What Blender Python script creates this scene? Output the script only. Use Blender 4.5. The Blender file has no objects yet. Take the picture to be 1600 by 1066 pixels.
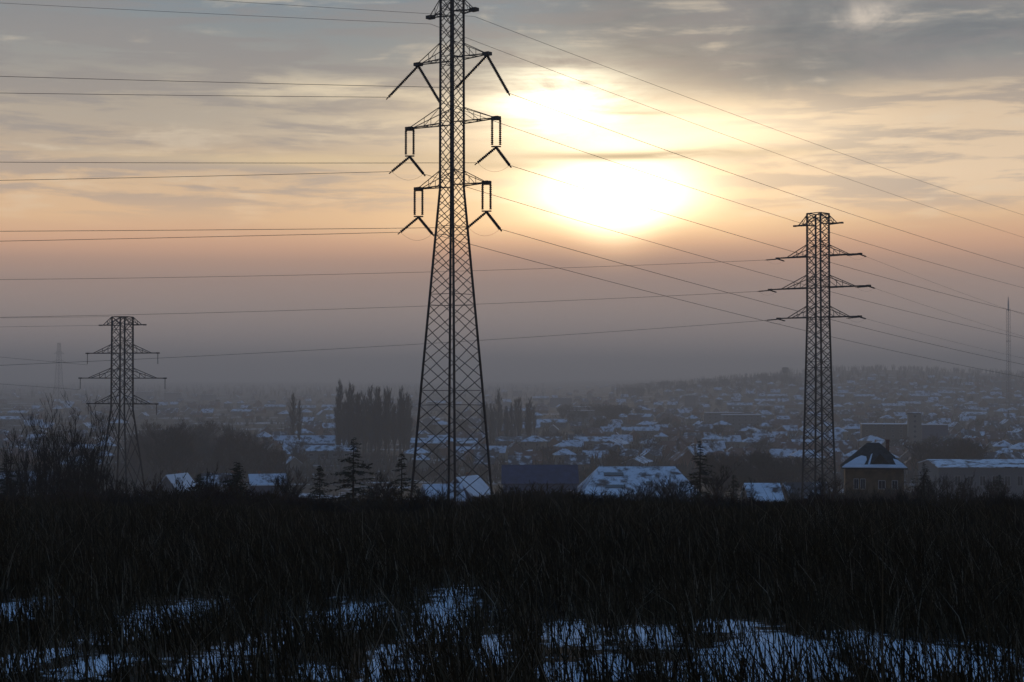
import bpy, math, random
import numpy as np
from mathutils import Vector, Matrix

SC = bpy.context.scene
COL = SC.collection
R = math.radians
random.seed(7)
RNG = np.random.default_rng(7)

# ------------------------------------------------------------------ camera
EYE = 45.0                       # eye height above the town in the valley
FPX = 2600.0                     # focal length in photo pixels (1600 wide)
HOR = 585.0                      # photo row of the eye level
PITCH = math.atan((HOR - 533.0) / FPX)
cam = bpy.data.cameras.new('camera')
cam.sensor_width = 36.0
cam.lens = 36.0 * FPX / 1600.0
cam.clip_start = 0.1
cam.clip_end = 40000
cam_o = bpy.data.objects.new('camera', cam)
cam_o.location = (0, 0, EYE)
cam_o.rotation_euler = (math.pi / 2 + PITCH, 0, 0)
COL.objects.link(cam_o)
SC.camera = cam_o

# ------------------------------------------------------------------ exposure
SC.view_settings.view_transform = 'Standard'
SC.view_settings.look = 'None'
SC.view_settings.exposure = 0.0
SC.view_settings.gamma = 1.0
SC.view_settings.use_curve_mapping = False
SC.cycles.use_denoising = True
SC.cycles.max_bounces = 6
SC.cycles.diffuse_bounces = 3
SC.cycles.volume_bounces = 0
SC.cycles.transparent_max_bounces = 8

SUN_AZ, SUN_EL = 0.0605, 0.1045       # radians, to the right of +Y / above the horizon


# ------------------------------------------------------------------ node maths
def srgb(r, g, b):
    f = lambda c: (c / 255 / 12.92) if c <= 10 else ((c / 255 + 0.055) / 1.055) ** 2.4
    return (f(r), f(g), f(b), 1.0)


class E:
    """a scalar socket one can do arithmetic with"""
    def __init__(s, nt, sock): s.nt, s.s = nt, sock
    def op(s, o, *a):
        n = s.nt.nodes.new('ShaderNodeMath'); n.operation = o
        for i, v in enumerate((s,) + a):
            if isinstance(v, E): s.nt.links.new(v.s, n.inputs[i])
            else: n.inputs[i].default_value = v
        return E(s.nt, n.outputs[0])
    def __add__(s, o): return s.op('ADD', o)
    __radd__ = __add__
    def __sub__(s, o): return s.op('SUBTRACT', o)
    def __rsub__(s, o): return (s * -1.0) + o
    def __mul__(s, o): return s.op('MULTIPLY', o)
    __rmul__ = __mul__
    def __truediv__(s, o): return s.op('DIVIDE', o)
    def exp(s): return s.op('EXPONENT')
    def sq(s): return s * s
    def smooth(s, a, b):
        n = s.nt.nodes.new('ShaderNodeMapRange'); n.interpolation_type = 'SMOOTHSTEP'
        s.nt.links.new(s.s, n.inputs['Value'])
        lo, hi = (a, b) if a < b else (b, a)
        n.inputs['From Min'].default_value = lo; n.inputs['From Max'].default_value = hi
        n.inputs['To Min'].default_value = 0.0 if a < b else 1.0
        n.inputs['To Max'].default_value = 1.0 if a < b else 0.0
        return E(s.nt, n.outputs[0])


def blob(u, v, cu, cv, wu, wv):
    return (((u - cu) / wu).sq() + ((v - cv) / wv).sq()).op('MULTIPLY', -1.0).exp()


def noise(nt, vec, scale, detail=6.0, rough=0.55, dist=0.0):
    n = nt.nodes.new('ShaderNodeTexNoise')
    n.inputs['Scale'].default_value = scale; n.inputs['Detail'].default_value = detail
    n.inputs['Roughness'].default_value = rough; n.inputs['Distortion'].default_value = dist
    if vec is not None: nt.links.new(vec, n.inputs['Vector'])
    return E(nt, n.outputs[0])


def comb(nt, x, y, z=0.0):
    n = nt.nodes.new('ShaderNodeCombineXYZ')
    for i, v in enumerate((x, y, z)):
        if isinstance(v, E): nt.links.new(v.s, n.inputs[i])
        else: n.inputs[i].default_value = v
    return n.outputs[0]


def ramp(nt, fac, stops):
    n = nt.nodes.new('ShaderNodeValToRGB')
    e = n.color_ramp.elements
    while len(e) < len(stops): e.new(0.5)
    for i, (p, c) in enumerate(sorted(stops, key=lambda t: t[0])):
        e[i].position = p; e[i].color = c
    nt.links.new(fac.s if isinstance(fac, E) else fac, n.inputs[0])
    return n.outputs[0]


def mixc(nt, fac, a, b, mode='MIX'):
    n = nt.nodes.new('ShaderNodeMix'); n.data_type = 'RGBA'; n.blend_type = mode
    for s, v in ((n.inputs[0], fac), (n.inputs[6], a), (n.inputs[7], b)):
        if isinstance(v, E): nt.links.new(v.s, s)
        elif isinstance(v, (float, int, tuple)): s.default_value = v
        else: nt.links.new(v, s)
    return n.outputs[2]


# ------------------------------------------------------------------ world: veiled low winter sun
def build_world():
    w = bpy.data.worlds.new('World'); SC.world = w; w.use_nodes = True
    nt = w.node_tree; nt.nodes.clear()
    tc = nt.nodes.new('ShaderNodeTexCoord')
    sp = nt.nodes.new('ShaderNodeSeparateXYZ'); nt.links.new(tc.outputs['Generated'], sp.inputs[0])
    x, y, z = (E(nt, sp.outputs[i]) for i in range(3))
    u = x.op('ARCTAN2', y)                         # azimuth from the view axis
    v = z.op('ARCSINE')                            # elevation
    big = noise(nt, comb(nt, u * 5.0, v * 24.0, 1.7), 1.0, 7, 0.55, 0.4)
    fine = noise(nt, comb(nt, u * 13.0, v * 110.0, 6.2), 1.0, 7, 0.6, 0.3)
    puff = noise(nt, comb(nt, u * 14.0, v * 34.0, 9.1), 1.0, 8, 0.6, 0.6)
    hi = v.smooth(0.07, 0.12)
    vv = v + (big - 0.5) * 0.045 * hi + (fine - 0.5) * 0.022 * hi
    pos = (vv + 0.02) / 1.6
    st = [(590, (124, 119, 121)), (570, (138, 129, 128)), (540, (146, 133, 129)), (490, (153, 136, 128)),
          (440, (160, 136, 124)), (410, (178, 144, 124)), (383, (208, 162, 130)), (345, (222, 182, 140)),
          (290, (214, 182, 146)), (230, (190, 171, 149)), (170, (184, 171, 154)), (120, (166, 161, 153)),
          (60, (147, 151, 151)), (0, (133, 144, 152)), (-300, (118, 128, 140))]
    stops = [(((HOR - yy) / FPX + 0.02) / 1.6, srgb(*c)) for yy, c in st]
    stops += [(0.45, (0.14, 0.26, 0.44, 1)), (0.7, (0.12, 0.32, 0.64, 1)), (1.0, (0.11, 0.34, 0.70, 1))]
    base = ramp(nt, pos, stops)
    # grey cloud deck, upper right and thin bars elsewhere
    vb = 0.186 - blob(u, v * 0.0, 0.165, 0.0, 0.075, 1.0) * 0.019
    edge = v - vb + (puff - 0.5) * 0.045 + (fine - 0.5) * 0.02
    deck = edge.smooth(-0.012, 0.010) * u.smooth(-0.005, 0.075) * v.smooth(0.7, 0.3)
    deckc = mixc(nt, (puff * 0.6 + fine * 0.6).smooth(0.45, 0.75), srgb(110, 116, 121), srgb(146, 145, 143))
    base = mixc(nt, deck * 0.92, base, deckc)
    right_warm = u.smooth(0.06, 0.2) * v.smooth(0.085, 0.12) * v.smooth(0.185, 0.15)
    base = mixc(nt, right_warm * (1.0 - deck) * 0.8, base, srgb(236, 208, 174))
    streak = (fine + big * 0.6).smooth(0.86, 0.70) * v.smooth(0.085, 0.11) * v.smooth(0.30, 0.21)
    base = mixc(nt, streak * 0.55, base, srgb(148, 143, 142))
    lift = (fine * 0.6 + puff * 0.6).smooth(0.63, 0.80) * hi * v.smooth(0.30, 0.20)
    base = mixc(nt, lift * 0.50, base, srgb(228, 210, 184))
    wisp = blob(u, v + (puff - 0.5) * 0.02, -0.105, 0.168, 0.07, 0.007) + blob(u, v, -0.09, 0.147, 0.07, 0.008) * 0.6
    base = mixc(nt, wisp * fine.smooth(0.35, 0.65) * 0.8, base, srgb(240, 222, 190))
    gap = blob(u, v, 0.213, 0.2085, 0.022, 0.0085) * (puff.smooth(0.35, 0.6))
    base = mixc(nt, gap * 0.9, base, srgb(226, 212, 196))
    # glow of the veiled sun
    dip = blob(u, v * 0.0, SUN_AZ + 0.001, 0.0, 0.030, 1.0) * 0.010
    smog = (v + dip + (big - 0.5) * 0.012).smooth(0.068, 0.094)
    du, dv = SUN_AZ, SUN_EL
    halo = blob(u, v, du, dv + 0.014, 0.115, 0.062) * smog
    core = blob(u, v, du + 0.001, dv - 0.001, 0.043, 0.0250) * (v + dip * 1.2 + (fine - 0.5) * 0.006).smooth(0.080, 0.115)
    upper = blob(u, v + (puff - 0.5) * 0.03, 0.029, 0.165, 0.040, 0.019) * (puff * 0.6 + fine * 0.5).smooth(0.36, 0.66)
    midw = blob(u, v, 0.078, 0.146, 0.095, 0.015)
    def add(col, f, c):
        return mixc(nt, 1.0, col, mixc(nt, f, (0, 0, 0, 1), c), 'ADD')
    base = add(base, halo * 1.0, (0.66, 0.43, 0.18, 1))
    base = add(base, midw * 1.2, (0.64, 0.53, 0.34, 1))
    n = nt.nodes.new('ShaderNodeVectorMath'); n.operation = 'SCALE'
    n.inputs[0].default_value = (1.0, 0.90, 0.62)
    nt.links.new((core * 2.8 + upper * 1.9).s, n.inputs[3])
    base = mixc(nt, 1.0, base, n.outputs[0], 'ADD')
    # thin dark bars of cloud across the glow
    wob = (big - 0.5) * 0.010
    bars = (blob(u, v + wob * 0.6, 0.075, 0.1315, 0.085, 0.0030) * 1.0
            + blob(u, v + wob, 0.075, 0.1562, 0.022, 0.0014) * 0.55
            + blob(u, v - wob, -0.005, 0.1235, 0.03, 0.0022) * 0.5
            + blob(u, v - wob, -0.13, 0.1275, 0.10, 0.0045) * 0.75)
    bars = bars * fine.smooth(0.12, 0.42)
    base = mixc(nt, bars.op('MINIMUM', 1.0), base, srgb(224, 198, 156))
    veil = v.smooth(0.18, 0.085) * 0.29 + 1.02
    n = nt.nodes.new('ShaderNodeVectorMath'); n.operation = 'SCALE'; nt.links.new(base, n.inputs[0]); nt.links.new(veil.s, n.inputs[3])
    base = n.outputs[0]
    # blue of the clear upper air, and a dimmer sky away from the sun
    sky = nt.nodes.new('ShaderNodeTexSky'); sky.sky_type = 'NISHITA'; sky.sun_disc = False
    sky.sun_elevation = SUN_EL; sky.sun_rotation = SUN_AZ; sky.air_density = 1.5; sky.dust_density = 2.0
    high = v.smooth(0.26, 0.6)
    sk = mixc(nt, 1.0, sky.outputs[0], (0.06, 0.06, 0.06, 1), 'MULTIPLY')
    sk = mixc(nt, 0.75, sk, base)
    base = mixc(nt, high, base, sk)
    away = y.smooth(0.6, -0.6)
    base = mixc(nt, away, base, mixc(nt, 1.0, base, (0.30, 0.36, 0.50, 1), 'MULTIPLY'))
    bg = nt.nodes.new('ShaderNodeBackground'); nt.links.new(base, bg.inputs[0]); bg.inputs[1].default_value = 1.0
    out = nt.nodes.new('ShaderNodeOutputWorld'); nt.links.new(bg.outputs[0], out.inputs[0])
    w.cycles.sampling_method = 'MANUAL'; w.cycles.sample_map_resolution = 1024


build_world()
sun = bpy.data.lights.new('sun', 'SUN'); sun.energy = 0.34; sun.angle = R(6); sun.color = (1.0, 0.72, 0.42)
sun_o = bpy.data.objects.new('sun', sun); COL.objects.link(sun_o)
sdir = Vector((math.sin(SUN_AZ) * math.cos(SUN_EL), math.cos(SUN_AZ) * math.cos(SUN_EL), math.sin(SUN_EL)))
sun_o.rotation_euler = sdir.to_track_quat('Z', 'Y').to_euler(); sun_o.location = (0, 0, 300)


# ------------------------------------------------------------------ helpers
def at(px, py, d):
    """point at depth d (metres along +Y) seen at photo pixel px, py"""
    up, rt = (533.0 - py) / FPX, (px - 800.0) / FPX
    yy = math.cos(PITCH) - up * math.sin(PITCH); zz = math.sin(PITCH) + up * math.cos(PITCH)
    return Vector((rt / yy * d, d, EYE + zz / yy * d))


def sstep(t): t = np.clip(t, 0, 1); return t * t * (3 - 2 * t)


def ground_np(x, d):
    x = np.asarray(x, float); d = np.asarray(d, float)
    prof = np.interp(d, [-200, -20, 0, 12, 58, 66, 110, 283, 330, 420, 600, 9000],
                     [-1.4, -1.5, -1.55, -2.3, -5.15, -5.75, -9.6, -24.6, -28.3, -34.5, -44, -45])
    crest = (np.sin(x * 0.55 + 0.7) * 0.09 + np.sin(x * 1.35 + 2.0) * 0.06 + np.sin(x * 0.19) * 0.10) * np.exp(-((d - 58) / 12.0) ** 2)
    rough = crest + (np.sin(x * 0.9 + d * 0.35) * 0.05 + np.sin(x * 0.37 - d * 0.8 + 1.0) * 0.06) * sstep((90 - d) / 40)
    u = x / np.maximum(d, 50.0)
    hill = 42 * sstep((u - 0.05) / 0.17) * sstep((d - 1500) / 2300)
    hill = hill + 12 * sstep((0.16 - np.abs(u - 0.16)) / 0.1) * sstep((d - 1900) / 900)
    und = 1.2 * np.sin(x * 0.006 + 1) * np.sin(d * 0.005) * sstep((d - 600) / 500)
    return EYE + prof + rough + hill + und


def G(x, d): return float(ground_np(x, d))


HITD = np.geomspace(330, 6500, 400)
def ground_hit(px, py):
    q = at(px, py, 1.0); X = q.x * HITD; Z = EYE + (q.z - EYE) * HITD
    h = np.nonzero(Z <= ground_np(X, HITD))[0]
    if not len(h): return None
    d = float(HITD[h[0]]); x = q.x * d
    return Vector((x, d, G(x, d)))


class MB:
    """collects bars, boxes and faces of ONE mesh"""
    def __init__(s): s.v, s.f = [], []
    def add(s, vs, fs):
        o = len(s.v); s.v += [tuple(p) for p in vs]; s.f += [tuple(i + o for i in f) for f in fs]
    def bar(s, a, b, w, w2=None, n=4):
        a, b = Vector(a), Vector(b); w2 = w if w2 is None else w2
        d = b - a
        if d.length < 1e-6: return
        d.normalize()
        t = Vector((0, 0, 1)) if abs(d.z) < 0.9 else Vector((1, 0, 0))
        p = d.cross(t).normalized(); q = d.cross(p)
        vs = []
        for c, r in ((a, w / 2), (b, w2 / 2)):
            for k in range(n):
                an = 2 * math.pi * (k + 0.5) / n
                vs.append(c + (p * math.cos(an) + q * math.sin(an)) * r)
        fs = [(k, (k + 1) % n, n + (k + 1) % n, n + k) for k in range(n)]
        if n > 3: fs += [tuple(range(n - 1, -1, -1)), tuple(range(n, 2 * n))]
        s.add(vs, fs)
    def tube(s, pts, radii, n=6, cap=True):
        pts = [Vector(p) for p in pts]; m = len(pts)
        vs, fs = [], []
        ref = None
        for i in range(m):
            d = (pts[min(i + 1, m - 1)] - pts[max(i - 1, 0)]).normalized()
            if ref is None: ref = Vector((0, 0, 1)) if abs(d.z) < 0.9 else Vector((1, 0, 0))
            p = d.cross(ref).normalized(); q = d.cross(p)
            for k in range(n):
                an = 2 * math.pi * k / n
                vs.append(pts[i] + (p * math.cos(an) + q * math.sin(an)) * radii[i])
        for i in range(m - 1):
            for k in range(n):
                fs.append((i * n + k, i * n + (k + 1) % n, (i + 1) * n + (k + 1) % n, (i + 1) * n + k))
        if cap: fs += [tuple(range(n - 1, -1, -1)), tuple(range((m - 1) * n, m * n))]
        s.add(vs, fs)
    def box(s, c, sz, rz=0.0):
        m = Matrix.Rotation(rz, 3, 'Z'); c = Vector(c)
        vs = [c + m @ Vector((i * sz[0] / 2, j * sz[1] / 2, k * sz[2] / 2)) for k in (-1, 1) for j in (-1, 1) for i in (-1, 1)]
        s.add(vs, [(0, 2, 3, 1), (4, 5, 7, 6), (0, 1, 5, 4), (2, 6, 7, 3), (0, 4, 6, 2), (1, 3, 7, 5)])
    def mesh(s, name, m):
        me = bpy.data.meshes.new(name); me.from_pydata(s.v, [], s.f); me.update()
        if m: me.materials.append(m)
        return me
    def build(s, name, m, parent=None):
        return link(name, s.mesh(name, m), parent)


def link(name, data, parent=None):
    o = bpy.data.objects.new(name, data); COL.objects.link(o)
    if parent is not None: o.parent = parent
    return o


def tag(o, label=None, cat=None, group=None, kind=None):
    for k, v in (('label', label), ('category', cat), ('group', group), ('kind', kind)):
        if v: o[k] = v
    return o


def empty(name, loc, rz=0.0):
    o = bpy.data.objects.new(name, None); COL.objects.link(o)
    o.location = loc; o.rotation_euler = (0, 0, rz); o.empty_display_size = 0.5
    return o


KIDS = {}
def copy_tree(o, parent=None):
    c = o.copy(); COL.objects.link(c)
    if parent is not None: c.parent = parent
    for ch in o.children: copy_tree(ch, c)
    return c


# ------------------------------------------------------------------ materials
def mat(name, col, rough=0.8, metal=0.0, var=0.25, scale=3.0, spec=0.3):
    m = bpy.data.materials.new(name); m.use_nodes = True; nt = m.node_tree
    b = nt.nodes['Principled BSDF']
    tc = nt.nodes.new('ShaderNodeTexCoord')
    f = noise(nt, tc.outputs['Object'], scale, 6)
    a = tuple(c * (1 - var) for c in col) + (1,); z = tuple(min(1, c * (1 + var)) for c in col) + (1,)
    nt.links.new(ramp(nt, f, [(0.3, a), (0.7, z)]), b.inputs['Base Color'])
    b.inputs['Roughness'].default_value = rough; b.inputs['Metallic'].default_value = metal
    b.inputs['Specular IOR Level'].default_value = spec
    return m


def mat_snowy(name, under, lo, hi, scale, snow=(0.74, 0.80, 0.88)):
    """a surface under patchy snow; the patches are real colour, not light"""
    m = bpy.data.materials.new(name); m.use_nodes = True; nt = m.node_tree
    b = nt.nodes['Principled BSDF']
    tc = nt.nodes.new('ShaderNodeTexCoord'); oi = nt.nodes.new('ShaderNodeObjectInfo')
    va = nt.nodes.new('ShaderNodeVectorMath'); va.operation = 'ADD'
    sc = nt.nodes.new('ShaderNodeVectorMath'); sc.operation = 'SCALE'; sc.inputs[0].default_value = (37, 53, 11)
    nt.links.new(oi.outputs['Random'], sc.inputs[3])
    nt.links.new(tc.outputs['Object'], va.inputs[0]); nt.links.new(sc.outputs[0], va.inputs[1])
    f = noise(nt, va.outputs[0], scale, 6, 0.6)
    g = noise(nt, va.outputs[0], scale * 7, 4, 0.6)
    k = (f + (g - 0.5) * 0.25).smooth(lo, hi)
    und = mixc(nt, g, tuple(c * 0.7 for c in under) + (1,), tuple(c * 1.3 for c in under) + (1,))
    c = mixc(nt, k, und, tuple(snow) + (1,))
    nt.links.new(c, b.inputs['Base Color']); b.inputs['Roughness'].default_value = 0.85
    b.inputs['Specular IOR Level'].default_value = 0.2
    return m


M = {}
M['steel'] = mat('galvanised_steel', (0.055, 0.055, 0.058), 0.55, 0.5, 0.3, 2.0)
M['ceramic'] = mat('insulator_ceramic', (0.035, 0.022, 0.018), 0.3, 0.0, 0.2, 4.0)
M['wire'] = mat('wire_aluminium', (0.06, 0.058, 0.056), 0.5, 0.6, 0.2, 1.0)
M['bark'] = mat('bark', (0.035, 0.028, 0.022), 0.9, 0, 0.4, 6.0)
M['twig'] = mat('twigs', (0.030, 0.025, 0.020), 0.9, 0, 0.4, 2.0)
M['twig_red'] = mat('reddish_twigs', (0.050, 0.030, 0.024), 0.9, 0, 0.4, 2.0)
M['needle'] = mat('needles', (0.022, 0.030, 0.018), 0.8, 0, 0.45, 3.0)
M['brush'] = mat('brown_brush', (0.060, 0.042, 0.022), 0.9, 0, 0.45, 1.5)
M['glass'] = mat('dark_glass', (0.03, 0.035, 0.045), 0.12, 0, 0.1, 1.0, 0.5)
M['trim'] = mat('pale_trim', (0.45, 0.44, 0.42), 0.7)
M['concrete'] = mat('concrete', (0.26, 0.25, 0.24), 0.9)
M['w_cream'] = mat('cream_render', (0.27, 0.25, 0.21), 0.9, 0, 0.15)
M['w_ochre'] = mat('ochre_render', (0.17, 0.115, 0.06), 0.9, 0, 0.35, 0.9)
M['w_grey'] = mat('grey_render', (0.18, 0.185, 0.195), 0.9, 0, 0.2)
M['w_pink'] = mat('pinkish_render', (0.22, 0.16, 0.145), 0.9, 0, 0.2)
M['w_brick'] = mat('brick', (0.22, 0.11, 0.075), 0.9, 0, 0.3)
M['w_blue'] = mat('blue_cladding', (0.06, 0.09, 0.17), 0.6, 0, 0.2)
M['w_brown'] = mat('brown_cladding', (0.12, 0.10, 0.085), 0.8, 0, 0.2)
M['slate'] = mat('dark_roofing', (0.040, 0.046, 0.048), 0.95, 0, 0.4, 1.5, 0.0)
M['tile_red'] = mat('red_tiles', (0.16, 0.07, 0.05), 0.8, 0, 0.3, 1.5)
M['r_blue'] = mat('blue_sheet_roof', (0.035, 0.055, 0.11), 0.85, 0, 0.3, 0.6, 0.1)
M['snow'] = mat('snow', (0.76, 0.81, 0.88), 0.8, 0, 0.06, 0.8)
M['r_snow'] = mat_snowy('snowy_roof', (0.07, 0.065, 0.065), 0.36, 0.54, 0.30)
M['r_half'] = mat_snowy('half_thawed_roof', (0.06, 0.057, 0.06), 0.48, 0.68, 0.3)
M['r_red'] = mat_snowy('snow_dusted_red_roof', (0.15, 0.07, 0.05), 0.52, 0.70, 0.3)


def window_on(parent, cx, cy, cz, w, h, rz, frame=True, pane=None):
    """a window whose outside faces local -Y turned by rz"""
    m = Matrix.Rotation(rz, 3, 'Z')
    f = MB()
    P = lambda x, y, z: Vector((cx, cy, cz)) + m @ Vector((x, y, z))
    t = 0.1
    for (x, z, sx, sz) in ((-w / 2, 0, t, h + t), (w / 2, 0, t, h + t), (0, h / 2, w - t, t), (0, -h / 2, w - t, t), (0, 0, t * 0.6, h - t)):
        f.box(P(x, -0.03, z), (sx, 0.12, sz), rz)
    fo = f.build('window', M['trim'], parent)
    g = MB(); g.box(P(0, -0.015, 0), (w - t, 0.05, h - t), rz)
    g.build('pane', M['glass'], fo)
    return fo


# ------------------------------------------------------------------ ground
SNOW_PX = [  # snow lying open between the stalks: photo pixel, half-size in pixels, strength
    (1160, 1036, 56, 28, 1.1), (1215, 1010, 56, 24, 1.15), (1100, 1050, 56, 18, 0.95), (1240, 1046, 46, 20, 0.9), (1372, 1014, 50, 30, 1.25), (1400, 1050, 40, 18, 0.85), (1040, 1045, 34, 18, 0.65),
    (950, 1040, 36, 26, 0.75), (1300, 1045, 30, 20, 0.7), (1480, 1030, 60, 26, 0.85), (1560, 1020, 40, 20, 0.6), (1555, 1056, 50, 16, 0.7), (602, 1025, 22, 40, 0.78), (560, 962, 60, 22, 0.62),
    (690, 972, 60, 38, 0.58), (255, 972, 62, 32, 0.62), (40, 1030, 44, 36, 0.72), (660, 1035, 44, 28, 0.62), (880, 1052, 40, 16, 0.7), (770, 1010, 30, 36, 0.6), (890, 985, 54, 28, 0.68),
    (430, 1000, 54, 40, 0.58), (330, 1040, 60, 26, 0.66), (150, 1040, 50, 26, 0.6), (500, 1050, 40, 16, 0.6), (1130, 975, 60, 20, 0.62), (1010, 990, 44, 26, 0.64), (20, 955, 44, 28, 0.68)]
SNOW_W = []
for (px, py, hx, hy, s) in SNOW_PX:
    sl = (py - HOR) / FPX
    d0 = next(d for d in np.arange(6, 60, 0.05) if sl * d >= EYE - G((px - 800) / FPX * d, d))
    sl2 = (py + hy - HOR) / FPX
    d1 = next(d for d in np.arange(4, 60, 0.05) if sl2 * d >= EYE - G((px - 800) / FPX * d, d))
    SNOW_W.append(((px - 800) / FPX * d0, d0, hx / FPX * d0, max(0.5, d0 - d1), s))


def snow_amount(x, d):
    a = np.zeros_like(np.asarray(x, float))
    for (cx, cd, rx, rd, s) in SNOW_W:
        a = np.maximum(a, s * np.exp(-(((x - cx) / rx) ** 2 + ((d - cd) / rd) ** 2) * 0.8))
    return a


def mat_ground():
    m = bpy.data.materials.new('winter_ground'); m.use_nodes = True; nt = m.node_tree
    b = nt.nodes['Principled BSDF']
    geo = nt.nodes.new('ShaderNodeNewGeometry')
    sp = nt.nodes.new('ShaderNodeSeparateXYZ'); nt.links.new(geo.outputs['Position'], sp.inputs[0])
    x, y = E(nt, sp.outputs[0]), E(nt, sp.outputs[1])
    at_ = nt.nodes.new('ShaderNodeAttribute'); at_.attribute_name = 'snow'
    sn = E(nt, at_.outputs['Fac'])
    n1 = noise(nt, geo.outputs['Position'], 1.6, 8, 0.62)
    n2 = noise(nt, geo.outputs['Position'], 14.0, 4, 0.6)
    n3 = noise(nt, geo.outputs['Position'], 4.5, 5, 0.6)
    near = (sn + (n1 - 0.5) * 0.8 + (n3 - 0.5) * 1.0 + (n2 - 0.5) * 0.5).smooth(0.24, 0.42)
    # fields, yards and roads of the valley, drawn out along the rows of houses
    f1 = noise(nt, comb(nt, x * 0.010, y * 0.016, 3.0), 1.0, 8, 0.62)
    f2 = noise(nt, comb(nt, x * 0.05, y * 0.05, 1.0), 1.0, 6, 0.6)
    f3 = noise(nt, comb(nt, x * 0.3, y * 0.12, 5.0), 1.0, 5, 0.6)
    far = (f1 + (f2 - 0.5) * 0.5 + (f3 - 0.5) * 0.25).smooth(0.56, 0.66) * 0.75
    k = y.smooth(62.0, 300.0)
    fac = near * (1.0 - k) + far * k
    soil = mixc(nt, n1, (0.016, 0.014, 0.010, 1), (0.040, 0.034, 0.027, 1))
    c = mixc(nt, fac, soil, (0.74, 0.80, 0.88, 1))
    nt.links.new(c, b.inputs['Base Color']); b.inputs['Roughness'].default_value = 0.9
    b.inputs['Specular IOR Level'].default_value = 0.15
    bp = nt.nodes.new('ShaderNodeBump'); bp.inputs['Strength'].default_value = 0.5; bp.inputs['Distance'].default_value = 0.15
    nt.links.new(n1.s, bp.inputs['Height']); nt.links.new(bp.outputs[0], b.inputs['Normal'])
    return m


def build_ground():
    ds = np.concatenate([np.arange(-60, 4, 4), np.arange(4, 30, 0.3), np.arange(30, 75, 1.0), np.geomspace(75, 9500, 120)])
    us = np.concatenate([np.linspace(-1.6, -0.42, 14)[:-1], np.linspace(-0.42, 0.42, 190), np.linspace(0.42, 1.6, 14)[1:]])
    D, U = np.meshgrid(ds, us, indexing='ij')
    X = U * (np.abs(D) + 6)
    Z = ground_np(X, D)
    n, k = D.shape
    me = bpy.data.meshes.new('ground')
    vs = np.stack([X, D, Z], -1).reshape(-1, 3)
    idx = np.arange(n * k).reshape(n, k)
    q = np.stack([idx[:-1, :-1], idx[:-1, 1:], idx[1:, 1:], idx[1:, :-1]], -1).reshape(-1, 4)
    fill(me, vs, q)
    a = me.attributes.new('snow', 'FLOAT', 'POINT')
    a.data.foreach_set('value', snow_amount(X, D).reshape(-1).astype(np.float32))
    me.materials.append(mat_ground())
    me.polygons.foreach_set('use_smooth', np.ones(len(q), bool))
    o = link('ground', me); tag(o, kind='structure')


def fill(me, vs, quads, tris=None):
    """vertices, quads and triangles into a mesh at numpy speed"""
    vs = np.asarray(vs, np.float32)
    me.vertices.add(len(vs)); me.vertices.foreach_set('co', vs.reshape(-1))
    nq = 0 if quads is None else len(quads); ntr = 0 if tris is None else len(tris)
    loops = np.concatenate([np.asarray(quads, np.int32).reshape(-1) if nq else np.zeros(0, np.int32),
                            np.asarray(tris, np.int32).reshape(-1) if ntr else np.zeros(0, np.int32)])
    me.loops.add(len(loops)); me.loops.foreach_set('vertex_index', loops)
    me.polygons.add(nq + ntr)
    me.polygons.foreach_set('loop_start', np.concatenate([np.arange(nq) * 4, nq * 4 + np.arange(ntr) * 3]).astype(np.int32))
    me.update(calc_edges=True)


build_ground()


# ------------------------------------------------------------------ pylons
def lerp(a, b, t): return a + (b - a) * t


def hs_at(prof, z):
    for (z0, h0), (z1, h1) in zip(prof, prof[1:]):
        if z <= z1: return lerp(h0, h1, (z - z0) / (z1 - z0))
    return prof[-1][1]


def insulator(mb, a, b, r=0.085, pitch=0.125):
    """a cap-and-pin string: discs along a rod"""
    a, b = Vector(a), Vector(b); L = (b - a).length; n = max(4, int(L / pitch))
    pts, rad = [], []
    for i in range(n):
        t0 = i / n
        for dt, rr in ((0.05, 0.55), (0.35, 1.0), (0.6, 0.95), (0.8, 0.55)):
            pts.append(a.lerp(b, t0 + dt / n)); rad.append(r * rr)
    mb.tube(pts, rad, 6)


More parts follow.
